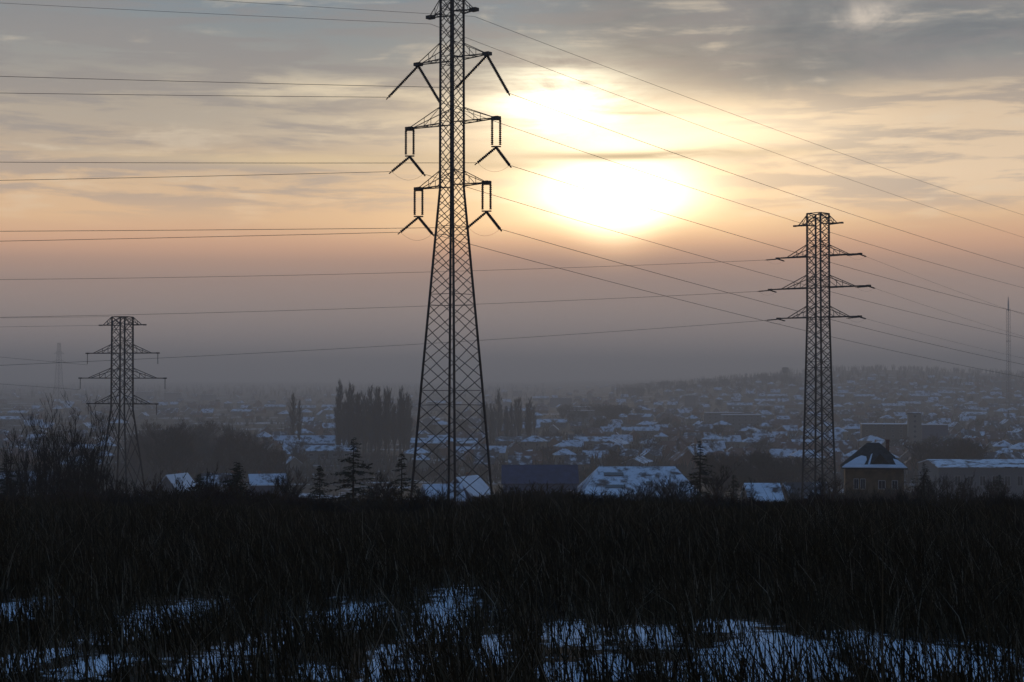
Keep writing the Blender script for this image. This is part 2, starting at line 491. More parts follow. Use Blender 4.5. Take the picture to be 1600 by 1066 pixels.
def pylon(label, base, rz, prof, arms, lw, bw, kx0=1.05, kx1=0.8, simple=False, sub='strain', dirs=None, group=None, rods=0.0, stay=1.0):
    """prof: (height, half side); arms: (height, half length, stay height, drop style)"""
    root = empty('lattice_pylon', base, rz); tag(root, label, 'pylon', group)
    top = prof[-1][0]
    C4 = [(-1, -1), (1, -1), (1, 1), (-1, 1)]
    def cor(i, z):
        h = hs_at(prof, z); return Vector((C4[i][0] * h, C4[i][1] * h, z))
    zs = [p[0] for p in prof]
    for i in range(4):
        b = MB()
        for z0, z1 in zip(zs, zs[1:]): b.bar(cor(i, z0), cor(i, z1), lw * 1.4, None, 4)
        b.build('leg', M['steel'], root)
    # faces: X bracing, panel by panel
    b = MB(); z = 0.0; lev = [0.0]
    while z < top - 0.3:
        h = hs_at(prof, z); k = kx0 if h < prof[-1][1] * 1.15 else kx1
        st = 2 * h * k
        z = min(top, z + st)
        if top - z < st * 0.5: z = top
        lev.append(z)
    half = [0.0] + [(p + q) / 2 for p, q in zip(lev, lev[1:])] + [top]    # far faces are braced half a panel out of step
    for lv, faces in ((lev, (0, 1)), (half, (2, 3))):
        for j, (z0, z1) in enumerate(zip(lv, lv[1:])):
            for i in faces:
                k = (i + 1) % 4
                b.bar(cor(i, z0), cor(k, z1), bw); b.bar(cor(k, z0), cor(i, z1), bw)
                if j % 4 == 0 or z1 == top: b.bar(cor(i, z0), cor(k, z0), bw)
    for i in range(4): b.bar(cor(i, top - 0.02), cor((i + 1) % 4, top - 0.02), bw * 1.3)
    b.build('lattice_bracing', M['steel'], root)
    tips = {}
    m = Matrix.Rotation(rz, 3, 'Z')
    for ai, (z, L, dz, style) in enumerate(arms):
        for s in (-1, 1):
            h = hs_at(prof, z); hu = hs_at(prof, z + dz)
            a = MB(); tip = Vector((s * L, 0, z))
            lo = [Vector((s * h, e * h, z)) for e in (-1, 1)]; hi = [Vector((s * hu, e * hu, z + dz)) for e in (-1, 1)]
            te = [Vector((s * L, e * 0.12, z)) for e in (-1, 1)]
            for e in (0, 1):
                sa = lo[e].lerp(te[e], stay)                      # where the inclined stay meets the boom
                a.bar(lo[e], te[e], bw * 1.7); a.bar(hi[e], sa, bw * 1.1)
                if dz * 1.8 < L: a.bar(lo[e].lerp(sa, 0.5), hi[e].lerp(sa, 0.5), bw * 0.7); a.bar(lo[e].lerp(sa, 0.5), hi[e], bw * 0.7)
                for q in range(1, 4):
                    t0, t1 = (q - 1) / 3, q / 3
                    a.bar(lo[e].lerp(te[e], t0), lo[1 - e].lerp(te[1 - e], t1), bw * 0.8)
            a.box(tip, (0.5, 0.42, 0.22))
            ao = a.build('crossarm', M['steel'], root)
            tips[(ai, s)] = Vector(base) + m @ tip
            if style and dirs:
                iv = m.inverted()
                ends = []
                so = empty('insulator_set', (0, 0, 0)); so.parent = root
                if style == 'bars':                   # two parallel hanging strings, then a pair running out to the wires
                    for e in (-1, 1):
                        hb = MB(); off = iv @ Vector((e * 0.26, 0, 0))
                        insulator(hb, tip + off - Vector((0, 0, 0.15)), tip + off - Vector((0, 0, 1.78)), 0.095)
                        hb.build('hanging_string', M['ceramic'], so)
                    yk = MB(); y0 = tip - Vector((0, 0, 1.86)); o2 = iv @ Vector((0.32, 0, 0))
                    yk.bar(y0 - o2, y0 + o2, 0.12); yk.build('yoke', M['steel'], so)
                    o3 = Vector((0, 0, 0.1)); hg = MB(); hg.bar(tip - o2 - o3, tip + o2 - o3, 0.14); hg.build('hanger_plate', M['steel'], so)
                    st, drop = y0 - Vector((0, 0, 0.05)), 1.02
                    ln = (1.22, 1.45)
                else:
                    st, drop = tip - Vector((0, 0, 0.1)), (2.15 if style == 'long' else rods)
                    ln = (2.0, 2.3) if style == 'long' else (1.8, 1.8)
                for q, dv in enumerate(dirs):
                    sb = MB(); en = st + iv @ (Vector(dv).normalized() * ln[q]) - Vector((0, 0, drop))
                    insulator(sb, st, en, 0.115 if style != 'strain' else 0.10)
                    tl = (en - st).normalized(); sb.bar(en, en + tl * 0.22, 0.10)
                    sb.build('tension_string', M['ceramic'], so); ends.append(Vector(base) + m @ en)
                if style != 'long':                   # jumper loop between the two dead ends
                    jl = MB(); A, B = (iv @ (e - Vector(base)) for e in ends)
                    pts = [A.lerp(B, t / 10) - Vector((0, 0, 0.5 * 4 * (t / 10) * (1 - t / 10))) for t in range(11)]
                    jl.tube(pts, [0.007] * 11, 4); jl.build('jumper_wire', M['wire'], so)
                tips[(ai, s)] = ends
            elif style == 'drop':
                so = empty('insulator_set', (0, 0, 0)); so.parent = root
                hb = MB(); insulator(hb, tip - Vector((0, 0, 0.1)), tip - Vector((0, 0, 1.9)), 0.07); hb.build('hanging_string', M['ceramic'], so)
                tips[(ai, s)] = Vector(base) + m @ (tip - Vector((0, 0, 2.0)))
    for i in range(4):
        f = MB(); f.box(cor(i, 0) + Vector((0, 0, 0.05)), (0.9, 0.9, 0.9)); f.build('footing', M['concrete'], root)
    return root, tips


def pyl_spec(px, d, prof_px, arms_px, base_y):
    s = d / FPX
    c = at(px, HOR, d); zg = G(c.x, d) - 0.3
    Z = lambda y: EYE + (HOR - y) * s - zg
    prof = [(0.0, prof_px[0][1] * s / math.sqrt(2))] + [(Z(y), h * s / math.sqrt(2)) for y, h in prof_px[1:]]
    return (c.x, d, zg), prof, [(Z(y), L * s, st * s, sty) for (y, L, st, sty) in arms_px]


# the tall pylon on the near slope (seen on its corner, the line turns here)
L_DIR, R_DIR = Vector((-1.0, -0.10, 0)), Vector((0.60, 0.80, 0))
b0, p0, a0 = pyl_spec(706, 110, [(0, 67), (600, 47.5), (295, 18.8), (-16, 18.0)],
                      [(290, 70, 24, 'bars'), (192, 89, 26, 'bars'), (91, 71, 26, 'long'), (19, 45, 24, None)], 0)
tall, tip_t = pylon('tallest dark lattice pylon, standing on the near slope in front of the sun glow', b0, R(-38.5), p0, a0, 0.115, 0.055, 0.85, 0.62, dirs=(L_DIR, R_DIR))
b1, p1, a1 = pyl_spec(1279, 230, [(0, 28), (650, 22), (500, 17.7), (333, 17.2)],
                      [(496, 74, 18, 'strain'), (449.5, 90, 20, 'strain'), (400, 75, 18, 'strain'), (350.5, 42, 15, None)], 0)
R2_L, R2_R = Vector((-0.94, -0.30, 0)), Vector((0.60, 0.80, 0))
right_p, tip_r = pylon('broad straight-sided lattice pylon beside the dark hipped-roof house', b1, R(-43), p1, a1, 0.20, 0.12, 0.62, 0.62, dirs=(R2_L, R2_R), rods=0.18, stay=0.68)
b2, p2, a2 = pyl_spec(191, 286, [(0, 43), (745, 33), (640, 17), (495, 16.3)],
                      [(631, 62, 14, 'drop'), (591, 77, 16, 'drop'), (552, 64, 14, 'drop'), (508, 40, 13, None)], 0)
left_p, tip_l = pylon('shorter lattice pylon with splayed legs rising behind bare thicket trees', b2, R(-20), p2, a2, 0.22, 0.13, 0.72, 1.5, stay=0.75)
b3, p3, a3 = pyl_spec(92, 1900, [(0, 14), (600, 6), (536, 2.2)], [(566, 14, 4, None), (553, 11, 4, None)], 0)
pylon('faint distant pylon almost lost in haze over the far town', b3, R(-30), p3, a3, 0.22, 0.12, 1.2, 1.4)


def wire(name, label, A, d2, px, py, span, sag, r, group):
    """a sagging conductor from A along d2; at the place where it crosses photo column px it hangs at row py"""
    A = Vector(A); d2 = Vector((d2[0], d2[1], 0)).normalized()
    k = (px - 800.0) / FPX / (math.cos(PITCH))
    t0 = (k * A.y - A.x) / (d2.x - k * d2.y)
    q = A + d2 * t0; zt = at(px, py, q.y).z
    f = lambda t: 4 * sag / span ** 2 * t * (span - t)
    m = (zt + f(t0) - A.z) / t0
    n = 44; mb = MB()
    pts = [A + d2 * (span * i / n) + Vector((0, 0, m * span * i / n - f(span * i / n))) for i in range(n + 1)]
    mb.tube(pts, [r] * (n + 1), 5)
    o = mb.build(name, M['wire']); tag(o, label, 'power line', group)
    return o


GL, GR = 'wires of the tall pylon running to the left', 'wires of the tall pylon running down to the right'
E0 = tip_t[(3, -1)], tip_t[(3, 1)]
dn = Vector((0, 0, -0.45))
wire('ground_wire', 'thin wire from the left stub arm at the tall pylon head, sagging away leftward', E0[0] + dn, L_DIR, 0, 5, 260, 3, 0.012, GL)
wire('ground_wire', 'uppermost thin wire reaching the right stub arm of the tall pylon head from the left', E0[1] + dn, L_DIR, 330, 0.5, 260, 3, 0.012, GL)
arm_nm = {2: 'top', 1: 'middle', 0: 'lowest'}
for ai, s, y0 in ((2, 1, 119.5), (2, -1, 145.5), (1, 1, 253.5), (1, -1, 282), (0, 1, 361.5), (0, -1, 377)):
    wire('conductor_wire', f"wire running left from the {'right' if s > 0 else 'left'} insulators of the tall pylon's {arm_nm[ai]} crossarm",
         tip_t[(ai, s)][0], L_DIR, 0, y0, 260, 2.5 if ai else 2.0, 0.017, GL)
wire('ground_wire', 'highest wire descending right from the right stub arm of the tall pylon head', E0[1] + dn, R_DIR, 1600, 336, 330, 4, 0.014, GR)
wire('ground_wire', 'second highest wire descending right, from the left stub arm of the tall pylon head', E0[0] + dn, R_DIR, 1600, 371, 330, 4, 0.014, GR)
for ai, s, y0 in ((2, 1, 419), (2, -1, 450), (1, 1, 490), (1, -1, 529), (0, 1, 570), (0, -1, 590)):
    wire('conductor_wire', f"wire descending right from the {'right' if s > 0 else 'left'} insulators of the tall pylon's {arm_nm[ai]} crossarm",
         tip_t[(ai, s)][1], R_DIR, 1600, y0, 330, 5, 0.018, GR)
G2 = 'wires of the pylon beside the hipped-roof house'
for ai, y0 in ((2, 437), (1, 496), (0, 571)):
    wire('conductor_wire', f'faint wire crossing behind the tall pylon to the {arm_nm[ai]} crossarm of the right pylon', tip_r[(ai, -1)][0], R2_L, 0, y0, 380, 6, 0.022, G2)
for ai, y0 in ((2, 492), (1, 526), (0, 560)):
    wire('conductor_wire', f'faint wire descending right from the {arm_nm[ai]} crossarm of the right pylon', tip_r[(ai, 1)][1], R2_R, 1600, y0, 330, 5, 0.014, G2)
G3 = 'wires of the shorter pylon at the left'
wire('ground_wire', 'upper thin wire leaving the head of the shorter left pylon leftward', tip_l[(3, 1)] + Vector((-6, 0, 1.4)), (-1, -0.1, 0), 0, 497, 250, 2, 0.02, G3)
wire('ground_wire', 'lower thin wire leaving the stub arm of the shorter left pylon leftward', tip_l[(3, -1)], (-1, -0.1, 0), 0, 511, 250, 2, 0.02, G3)
for ai, y0 in ((2, 558), (1, 600)):
    wire('conductor_wire', f'thin wire leaving the {arm_nm[ai]} crossarm of the shorter left pylon leftward', tip_l[(ai, -1)], (-1, -0.1, 0), 0, y0, 250, 2, 0.02, G3)


# ------------------------------------------------------------------ buildings
def gable_parts(L, W, h, rh, ov=0.45, th=0.22):
    """wall and roof meshes, ridge along X"""
    w = MB(); a, b = L / 2, W / 2
    vs = [(-a, -b, 0), (a, -b, 0), (a, b, 0), (-a, b, 0), (-a, -b, h), (a, -b, h), (a, b, h), (-a, b, h), (-a, 0, h + rh), (a, 0, h + rh)]
    w.add(vs, [(0, 1, 5, 4), (2, 3, 7, 6), (1, 2, 6, 9, 5), (3, 0, 4, 8, 7), (4, 5, 9, 8), (6, 7, 8, 9), (3, 2, 1, 0)])
    r = MB(); sl = rh / b; A = a + ov; B = b + ov; e = h - sl * ov + 0.03; p = h + rh + 0.03
    for s in (-1, 1):
        q = [(-A, s * B, e), (A, s * B, e), (A, 0, p), (-A, 0, p)]
        top = [(x, y, z + th) for x, y, z in q]
        r.add(q + top, [(3, 2, 1, 0), (4, 5, 6, 7), (0, 1, 5, 4), (1, 2, 6, 5), (3, 0, 4, 7)] if s < 0 else
              [(0, 1, 2, 3), (7, 6, 5, 4), (4, 5, 1, 0), (5, 6, 2, 1), (7, 4, 0, 3)])
    return w, r


def hip_parts(L, W, h, rh, ridge, ov=0.6, th=0.2):
    w = MB(); w.box((0, 0, h / 2), (L, W, h))
    r = MB(); A, B = L / 2 + ov, W / 2 + ov; k = ridge / 2; z = h + 0.02
    vs = [(-A, -B, z), (A, -B, z), (A, B, z), (-A, B, z), (-A, -B, z + th), (A, -B, z + th), (A, B, z + th), (-A, B, z + th), (-k, 0, z + rh), (k, 0, z + rh)]
    r.add(vs, [(3, 2, 1, 0), (0, 1, 5, 4), (1, 2, 6, 5), (2, 3, 7, 6), (3, 0, 4, 7), (4, 5, 9, 8), (6, 7, 8, 9), (5, 6, 9), (7, 4, 8)])
    return w, r


def flat_parts(L, W, h, par=0.5):
    w = MB(); w.box((0, 0, h / 2), (L, W, h))
    r = MB(); r.box((0, 0, h + 0.22), (L + 0.3, W + 0.3, 0.4))
    return w, r


def chimney_on(roof, x, y, z0, z1, s=0.6):
    c = MB(); c.box((x, y, (z0 + z1) / 2), (s, s, z1 - z0)); c.box((x, y, z1 + 0.06), (s + 0.16, s + 0.16, 0.14))
    return c.build('chimney', M['w_brick'], roof)


def house(name, label, cat, loc, rz, kind, L, W, h, rh, wm, rm, wins=(), chim=None, door=None, group=None, ridge=2.0):
    root = empty(name, loc, rz); tag(root, label, cat, group)
    w, r = gable_parts(L, W, h, rh) if kind == 'gable' else hip_parts(L, W, h, rh, ridge) if kind == 'hip' else flat_parts(L, W, h)
    w.build('wall', M[wm], root); ro = r.build('roof', M[rm], root)
    if chim: chimney_on(ro, chim[0], chim[1], h + 0.3, h + rh + chim[2])
    for (x, z, ww, hh) in wins: window_on(root, x, -W / 2, z, ww, hh, 0)
    if door is not None:
        d = MB(); d.box((door, -W / 2 - 0.02, 1.0), (1.0, 0.1, 2.0)); do = d.build('door', M['w_brown'], root)
        hd = MB(); hd.box((door + 0.38, -W / 2 - 0.1, 1.0), (0.12, 0.06, 0.05)); hd.build('handle', M['trim'], do)
    return root


def on_ground(px, d, dz=-0.2):
    x = (px - 800) / FPX * d
    return Vector((x, d, G(x, d) + dz))


# the dark hipped-roof house
hp = on_ground(1364, 283)
top_z = at(1360, 692, 283).z - hp.z; eave = at(1360, 731, 283).z - hp.z
h1 = house('hipped_house', 'ochre two-storey house with dark hipped roof and snow left along its eaves', 'house', hp, R(-10), 'hip', 9.6, 8.5, eave, top_z - eave, 'w_ochre', 'slate',
           [(-3.0, eave - 2.5, 0.75, 1.7), (-1.9, eave - 2.5, 0.75, 1.7), (1.2, eave - 2.6, 1.1, 1.4), (3.3, eave - 2.6, 0.9, 1.4), (-2.4, 1.6, 1.4, 1.3), (2.6, 1.6, 1.4, 1.3)], None, 0.3)
roof1 = next(c for c in h1.children if c.name.startswith('roof'))
A_, B_, rh1, kk = 9.6 / 2 + 0.6, 8.5 / 2 + 0.6, top_z - eave, 1.0
def slope_pt(s, t, lift=0.06):       # front slope, s along the eave -1..1, t up the slope
    return Vector((lerp(A_, kk, t) * s, lerp(-B_, 0, t), lerp(eave + 0.22, eave + rh1 + 0.02, t) + lift))
def slope_sheet(poly):
    b = MB(); n = len(poly); vs = [slope_pt(s, t, 0.015) for s, t in poly] + [slope_pt(s, t, 0.14) for s, t in poly]
    b.add(vs, [tuple(range(n - 1, -1, -1)), tuple(range(n, 2 * n))] + [(i, (i + 1) % n, n + (i + 1) % n, n + i) for i in range(n)]); return b
for poly in ([(-0.99, 0.0), (0.99, 0.0), (0.97, 0.10), (0.2, 0.12), (-0.3, 0.10), (-0.97, 0.12)], [(-0.95, 0.125), (-0.34, 0.125), (-0.30, 0.30), (-0.36, 0.42), (-0.62, 0.46), (-0.80, 0.36)],
             [(0.72, 0.115), (0.985, 0.115), (0.93, 0.30), (0.80, 0.34)], [(-0.22, 0.13), (-0.15, 0.13), (-0.08, 0.55), (-0.15, 0.5)]):
    slope_sheet(poly).build('snow_cover', M['snow'], roof1)
dm = MB()
for s in (-1, 1):
    dm.add([slope_pt(0.12 + 0.42 * s, 0.13), slope_pt(0.12, 0.13), slope_pt(0.12, 0.62)], [(0, 1, 2)])
dm = MB(); c0 = slope_pt(0.2, 0.14)
dm.add([c0 + Vector((-1.5, -0.15, 0.05)), c0 + Vector((1.5, -0.15, 0.05)), c0 + Vector((0, -0.15, 1.75)), c0 + Vector((-1.5, 2.2, 0.05)), c0 + Vector((1.5, 2.2, 0.05)), c0 + Vector((0, 2.2, 1.75))],
       [(0, 1, 2), (1, 4, 5, 2), (4, 3, 5), (3, 0, 2, 5), (0, 3, 4, 1)])
dm.build('dormer', M['slate'], roof1)
chimney_on(roof1, 2.4, 1.2, eave + 1.2, eave + rh1 + 0.4)

# sheds and houses just below the slope
def low_shed(name, label, cat, px0, px1, d, y_eave, y_ridge, wm, rm, depth, strips=(), rz=0.0, group=None, nwin=0, hip=0.0):
    p = on_ground((px0 + px1) / 2, d); L = (px1 - px0) / FPX * d
    he = at(800, y_eave, d).z - p.z; hr = at(800, y_ridge, d + depth / 2).z - p.z
    root = empty(name, p + Vector((0, depth / 2, 0)), rz); tag(root, label, cat, group)
    w, r = hip_parts(L, depth, he, hr - he, L * hip, 0.4, 0.25) if hip else gable_parts(L, depth, he, hr - he, 0.4, 0.25)
    w.build('wall', M[wm], root); ro = r.build('roof', M[rm], root)
    sl = (hr - he) / (depth / 2)
    for (s0, s1, t) in strips:
        b = MB(); y0 = -depth / 2 + t * depth / 2; z0 = he + sl * (t * depth / 2) + 0.30
        x0, x1 = lerp(-L / 2, L / 2, s0), lerp(-L / 2, L / 2, s1)
        vs = [(x0, y0, z0), (x1, y0, z0), (x1, y0 + 1.3, z0 + sl * 1.3), (x0, y0 + 1.3, z0 + sl * 1.3)]
        b.add(vs + [(x, y, z + 0.12) for x, y, z in vs], [(3, 2, 1, 0), (4, 5, 6, 7), (0, 1, 5, 4), (1, 2, 6, 5), (2, 3, 7, 6), (3, 0, 4, 7)])
        b.build('rooflight', M['glass'], ro)
    for i in range(nwin): window_on(root, lerp(-L / 2, L / 2, (i + 0.5) / nwin), -depth / 2, he * 0.62, L / nwin * 0.45, he * 0.28, 0)
    return root


low_shed('storage_shed', 'long dark shed with bare blue roof behind the foot of the tall pylon', 'shed', 786, 902, 400, 756, 728, 'w_blue', 'r_blue', 15, nwin=5)
low_shed('snowy_hall', 'large hall whose broad snow-white roof shows two dark rooflight strips', 'hall', 903, 1102, 392, 786, 729, 'w_grey', 'r_snow', 30,
         [(0.22, 0.38, 0.36), (0.22, 0.38, 0.70), (0.55, 0.60, 0.45)], R(1), nwin=9, hip=0.62)
low_shed('factory_hall', 'long grey factory with a snowy roof edge right of the hipped-roof house', 'factory', 1466, 1700, 520, 731, 719, 'w_grey', 'r_snow', 26, nwin=12)
low_shed('shed', 'small barn with patchy white roof nearest the right side of the snowy hall', 'barn', 1172, 1222, 300, 783, 757, 'w_brown', 'r_snow', 11)
low_shed('shed', 'barn with half-thawed roof between the patchy white barn and the hipped-roof house', 'barn', 1232, 1296, 310, 780, 756, 'w_brown', 'r_half', 10, rz=R(6))
house('gabled_house', 'small house with bright snow-covered gabled roof seen through the tall pylon legs', 'house', on_ground(730, 330), R(62), 'gable', 8, 6.5, at(0, 771, 330).z - on_ground(730, 330).z, 3.2, 'w_blue', 'snow', [(0, 1.6, 1.0, 1.2)], (1.5, 0.6, 0.7))
house('gabled_house', 'low snow-roofed house left of the tall pylon centre legs, nearest the slope', 'house', on_ground(691, 300), R(20), 'gable', 6.5, 5.5, at(0, 779, 300).z - on_ground(691, 300).z, 2.4, 'w_blue', 'r_snow', [(-1.5, 1.7, 1.0, 1.2), (1.5, 1.7, 1.0, 1.2)], (1.2, 0.4, 0.6))
house('gabled_house', 'snow-roofed house right of the shorter left pylon, standing beside two spruces', 'house', on_ground(345, 430), R(-12), 'gable', 10, 7, at(0, 757, 430).z - on_ground(345, 430).z, 2.6, 'w_grey', 'r_half', [(-4, 1.6, 1.1, 1.3), (0, 1.6, 1.1, 1.3), (4, 1.6, 1.1, 1.3)], (3, 1, 0.8))
house('gabled_house', 'blue-tinted house with snowy roof among dark trees midway between left and tall pylons', 'house', on_ground(418, 440), R(15), 'gable', 9, 7, at(0, 756, 440).z - on_ground(418, 440).z, 2.4, 'w_blue', 'r_snow', [(-3, 1.6, 1.1, 1.3), (2, 1.6, 1.1, 1.3)], (-2, 1, 0.8))
house('gabled_house', 'white-roofed cottage at the foot of the shorter left pylon', 'house', on_ground(277, 400), R(70), 'gable', 9, 6, at(0, 764, 400).z - on_ground(277, 400).z, 3.4, 'w_grey', 'snow', [(0, 1.6, 1.0, 1.2)], (2, 0.6, 0.7))
house('gabled_house', 'snowy house half hidden behind the bare thicket trees at the left', 'house', on_ground(48, 360), R(-8), 'gable', 12, 8, at(0, 761, 360).z - on_ground(48, 360).z, 3.2, 'w_grey', 'r_half', [(-3, 1.7, 1.1, 1.3), (3, 1.7, 1.1, 1.3)], (3, 1, 0.8))
house('gabled_house', 'blue-walled house with a pale roof below the single slender poplar', 'house', on_ground(497, 950), R(4), 'gable', 19, 10, 5.5, 4.0, 'w_blue', 'r_snow', [(-6, 2, 1.4, 1.5), (0, 2, 1.4, 1.5), (6, 2, 1.4, 1.5)], (5, 1, 0.8))
low_shed('works_hall', 'long low works hall with snow along the roof behind the tall pylon legs', 'works hall', 640, 745, 950, 693, 685, 'w_brown', 'r_snow', 16, nwin=8)
low_shed('works_hall', 'long pale hall with a row of windows right of the tall pylon', 'works hall', 775, 878, 1000, 690, 683, 'w_grey', 'r_half', 16, nwin=10)
# brown block with its stair tower
bp_ = on_ground(1386, 1000); hb_ = at(0, 663, 1000).z - bp_.z
bl = house('brown_block', 'broad brown flat-roofed block behind the hipped roof, snow on its edge', 'apartment block', bp_, R(-8), 'flat', 31, 14, hb_, 0, 'w_brown', 'snow',
           [(-12.5 + 5 * i, 2.2 + 3.0 * j, 1.5, 1.5) for i in range(6) for j in range(int(hb_ / 3.0) - 0)])
tp = on_ground(1428, 985); ht = at(0, 647, 985).z - tp.z
house('stair_tower', 'narrow brown tower block at the right end of the broad brown block', 'tower block', tp, R(-8), 'flat', 7.5, 8, ht, 0, 'w_cream', 'slate', [(0, 2.2 + 3.0 * j, 1.6, 1.5) for j in range(int(ht / 3.0))])
house('white_block', 'pale block with snowy flat roof right of the narrow brown tower', 'apartment block', on_ground(1459, 1050), R(-8), 'flat', 16, 10, at(0, 664, 1050).z - on_ground(1459, 1050).z, 0, 'w_blue', 'snow', [(-4 + 4 * i, 2.2 + 3.0 * j, 1.5, 1.5) for i in range(3) for j in range(2)])
# far mast and ridge-top tower
mp = on_ground(1576, 1800, -0.3); mh = at(0, 464, 1800).z - mp.z
mr = empty('radio_mast', mp, R(20)); tag(mr, 'faint tall lattice mast fading into haze at the far right', 'mast')
mc = [Vector((sx * 1.7, sy * 1.7, 0)) for sx, sy in ((-1, -1), (1, -1), (1, 1), (-1, 1))]
for c_ in mc:
    mb = MB(); mb.bar(c_, c_ * 0.8 + Vector((0, 0, mh * 0.9)), 0.30); mb.build('leg', M['steel'], mr)
mb = MB()
for k_ in range(36):
    z0, z1 = mh * 0.9 * k_ / 36, mh * 0.9 * (k_ + 1) / 36
    for i_ in range(4):
        mb.bar(mc[i_] * 0.95 + Vector((0, 0, z0)), mc[(i_ + 1) % 4] * 0.95 + Vector((0, 0, z1)), 0.14)
mb.build('lattice_bracing', M['steel'], mr)
mb = MB(); mb.tube([(0, 0, mh * 0.88), (0, 0, mh * 0.94), (0, 0, mh)], [0.9, 0.8, 0.3], 8); mb.build('antenna', M['trim'], mr)
mb = MB(); mb.tube([(0, 0, mh * 0.62), (0, 0, mh * 0.625)], [2.6, 2.6], 12); mb.build('platform', M['steel'], mr)
wp = on_ground(1227, 2600); wt = at(0, 574, 2600).z - wp.z
wr = empty('water_tower', wp); tag(wr, 'little water tower on the wooded ridge left of the right pylon', 'water tower')
wb = MB(); wb.tube([(0, 0, wt - 9), (0, 0, wt - 7), (0, 0, wt - 1), (0, 0, wt)], [2.5, 5.0, 5.4, 3.0], 14); wb.build('tank', M['w_brown'], wr)
for an in range(6):
    b = MB(); b.bar((4 * math.cos(an * 1.047), 4 * math.sin(an * 1.047), 0), (3.4 * math.cos(an * 1.047), 3.4 * math.sin(an * 1.047), wt - 7.5), 0.9); b.build('leg', M['w_brown'], wr)

# ------------------------------------------------------------------ the town: prototypes and copies
def town_proto(kind, L, W, h, rh, wm, rm, chim, wins, name):
    return house(name, None, None, (0, -400, -50), 0, kind, L, W, h, rh, wm, rm, wins, chim)


PROTO = {
    'small gabled house under snow': [town_proto('gable', 10, 8, 3.6, 3.3, 'w_grey', 'r_snow', (2, 0.8, 0.6), [(-3, 1.8, 1.2, 1.3), (0, 1.8, 1.2, 1.3), (3, 1.8, 1.2, 1.3)], 'town_house'), ],
    'small cream house under a snowy gable': [town_proto('gable', 12, 9, 4.2, 3.6, 'w_cream', 'r_snow', (-3, 0.8, 0.6), [(-4, 2, 1.2, 1.3), (0, 2, 1.2, 1.3), (4, 2, 1.2, 1.3)], 'town_house')],
    'house with a half-thawed dark roof': [town_proto('gable', 11, 8.5, 3.8, 3.8, 'w_pink', 'r_half', (3, 0.8, 0.6), [(-3, 2, 1.2, 1.3), (3, 2, 1.2, 1.3)], 'town_house')],
    'house with a reddish roof': [town_proto('gable', 12, 9, 4.0, 3.8, 'w_brick', 'r_red', (3, 0.8, 0.6), [(-3, 2, 1.2, 1.3), (3, 2, 1.2, 1.3)], 'town_house')],
    'square house with a snowy hipped roof': [town_proto('hip', 10, 9, 5.8, 3.0, 'w_cream', 'r_snow', (1, 1, 0.5), [(-3, 1.8, 1.2, 1.3), (3, 1.8, 1.2, 1.3), (-3, 4.4, 1.2, 1.3), (3, 4.4, 1.2, 1.3)], 'town_house')],
    'long low shed with a snow-white roof': [town_proto('gable', 26, 11, 4.2, 2.4, 'w_grey', 'r_snow', None, [(-9, 2.2, 2.0, 1.3), (-3, 2.2, 2.0, 1.3), (3, 2.2, 2.0, 1.3), (9, 2.2, 2.0, 1.3)], 'town_shed')],
    'flat-roofed apartment block': [town_proto('flat', 30, 12, 12.0, 0, 'w_grey', 'snow', None, [(-12 + 4.8 * i, 2 + 3 * j, 1.6, 1.5) for i in range(6) for j in range(4)], 'town_block')],
}
USED = set()
KINDS = list(PROTO)
def region(px):
    for lim, t in ((175, 'left of the short pylon'), (430, 'right of the short pylon'), (690, 'left of the tall pylon'), (900, 'right of the tall pylon'),
                   (1090, 'under the sun'), (1255, 'left of the right pylon'), (1430, 'right of the right pylon')):
        if px < lim: return t
    return 'at the far right'


def put(kind, px, py, rz, scale=1.0):
    p = ground_hit(px, py)
    if p is None: return
    src = PROTO[kind][0]
    if kind not in USED: USED.add(kind); o = src
    else: o = copy_tree(src)
    band = 'far off' if p.y > 2200 else 'in mid-town' if p.y > 1250 else 'at the near edge'
    o.location = p + Vector((0, 0, -0.2)); o.rotation_euler = (0, 0, rz); o.scale = (scale,) * 3
    lab = f'{kind}, {band}, {region(px)}'
    tag(o, lab, 'apartment block' if 'block' in kind else 'shed' if 'shed' in kind else 'house', lab + ' (group)')
    return o


rt = random.Random(11)
weights = [4, 4, 8, 5, 4, 2.5, 1.2]
SPOTS = []
def free(px, py, w):
    for (a, b, c) in SPOTS:
        if abs(px - a) < (w + c) * 0.5 and abs(py - b) < 4.5: return False
    return True
FIXED = [('long low shed with a snow-white roof', 430, 641, 0.05), ('long low shed with a snow-white roof', 520, 641, 0.0), ('flat-roofed apartment block', 560, 644, 0.1),
         ('flat-roofed apartment block', 270, 624, 0.0), ('flat-roofed apartment block', 225, 622, 0.1), ('house with a reddish roof', 300, 638, 0.2), ('house with a reddish roof', 335, 637, -0.2), ('house with a reddish roof', 318, 643, 0.1),
         ('long low shed with a snow-white roof', 1350, 625, -0.1), ('long low shed with a snow-white roof', 1395, 640, 0.1), ('long low shed with a snow-white roof', 1420, 636, 0.0), ('flat-roofed apartment block', 1130, 668, 0.05),
         ('flat-roofed apartment block', 1158, 672, 0.05), ('long low shed with a snow-white roof', 1195, 632, 0.0), ('small cream house under a snowy gable', 520, 661, 0.3), ('long low shed with a snow-white roof', 845, 626, 0.0),
         ('long low shed with a snow-white roof', 480, 703, 0.02), ('long low shed with a snow-white roof', 860, 668, 0.05), ('long low shed with a snow-white roof', 930, 700, 0.0), ('long low shed with a snow-white roof', 1000, 682, -0.05),
         ('long low shed with a snow-white roof', 1240, 705, 0.05), ('long low shed with a snow-white roof', 1550, 690, 0.1), ('long low shed with a snow-white roof', 20, 662, 0.1)]
for k, px, py, rz in FIXED:
    if put(k, px, py, rz): SPOTS.append((px, py, 26))
tries = 0; PICK = []
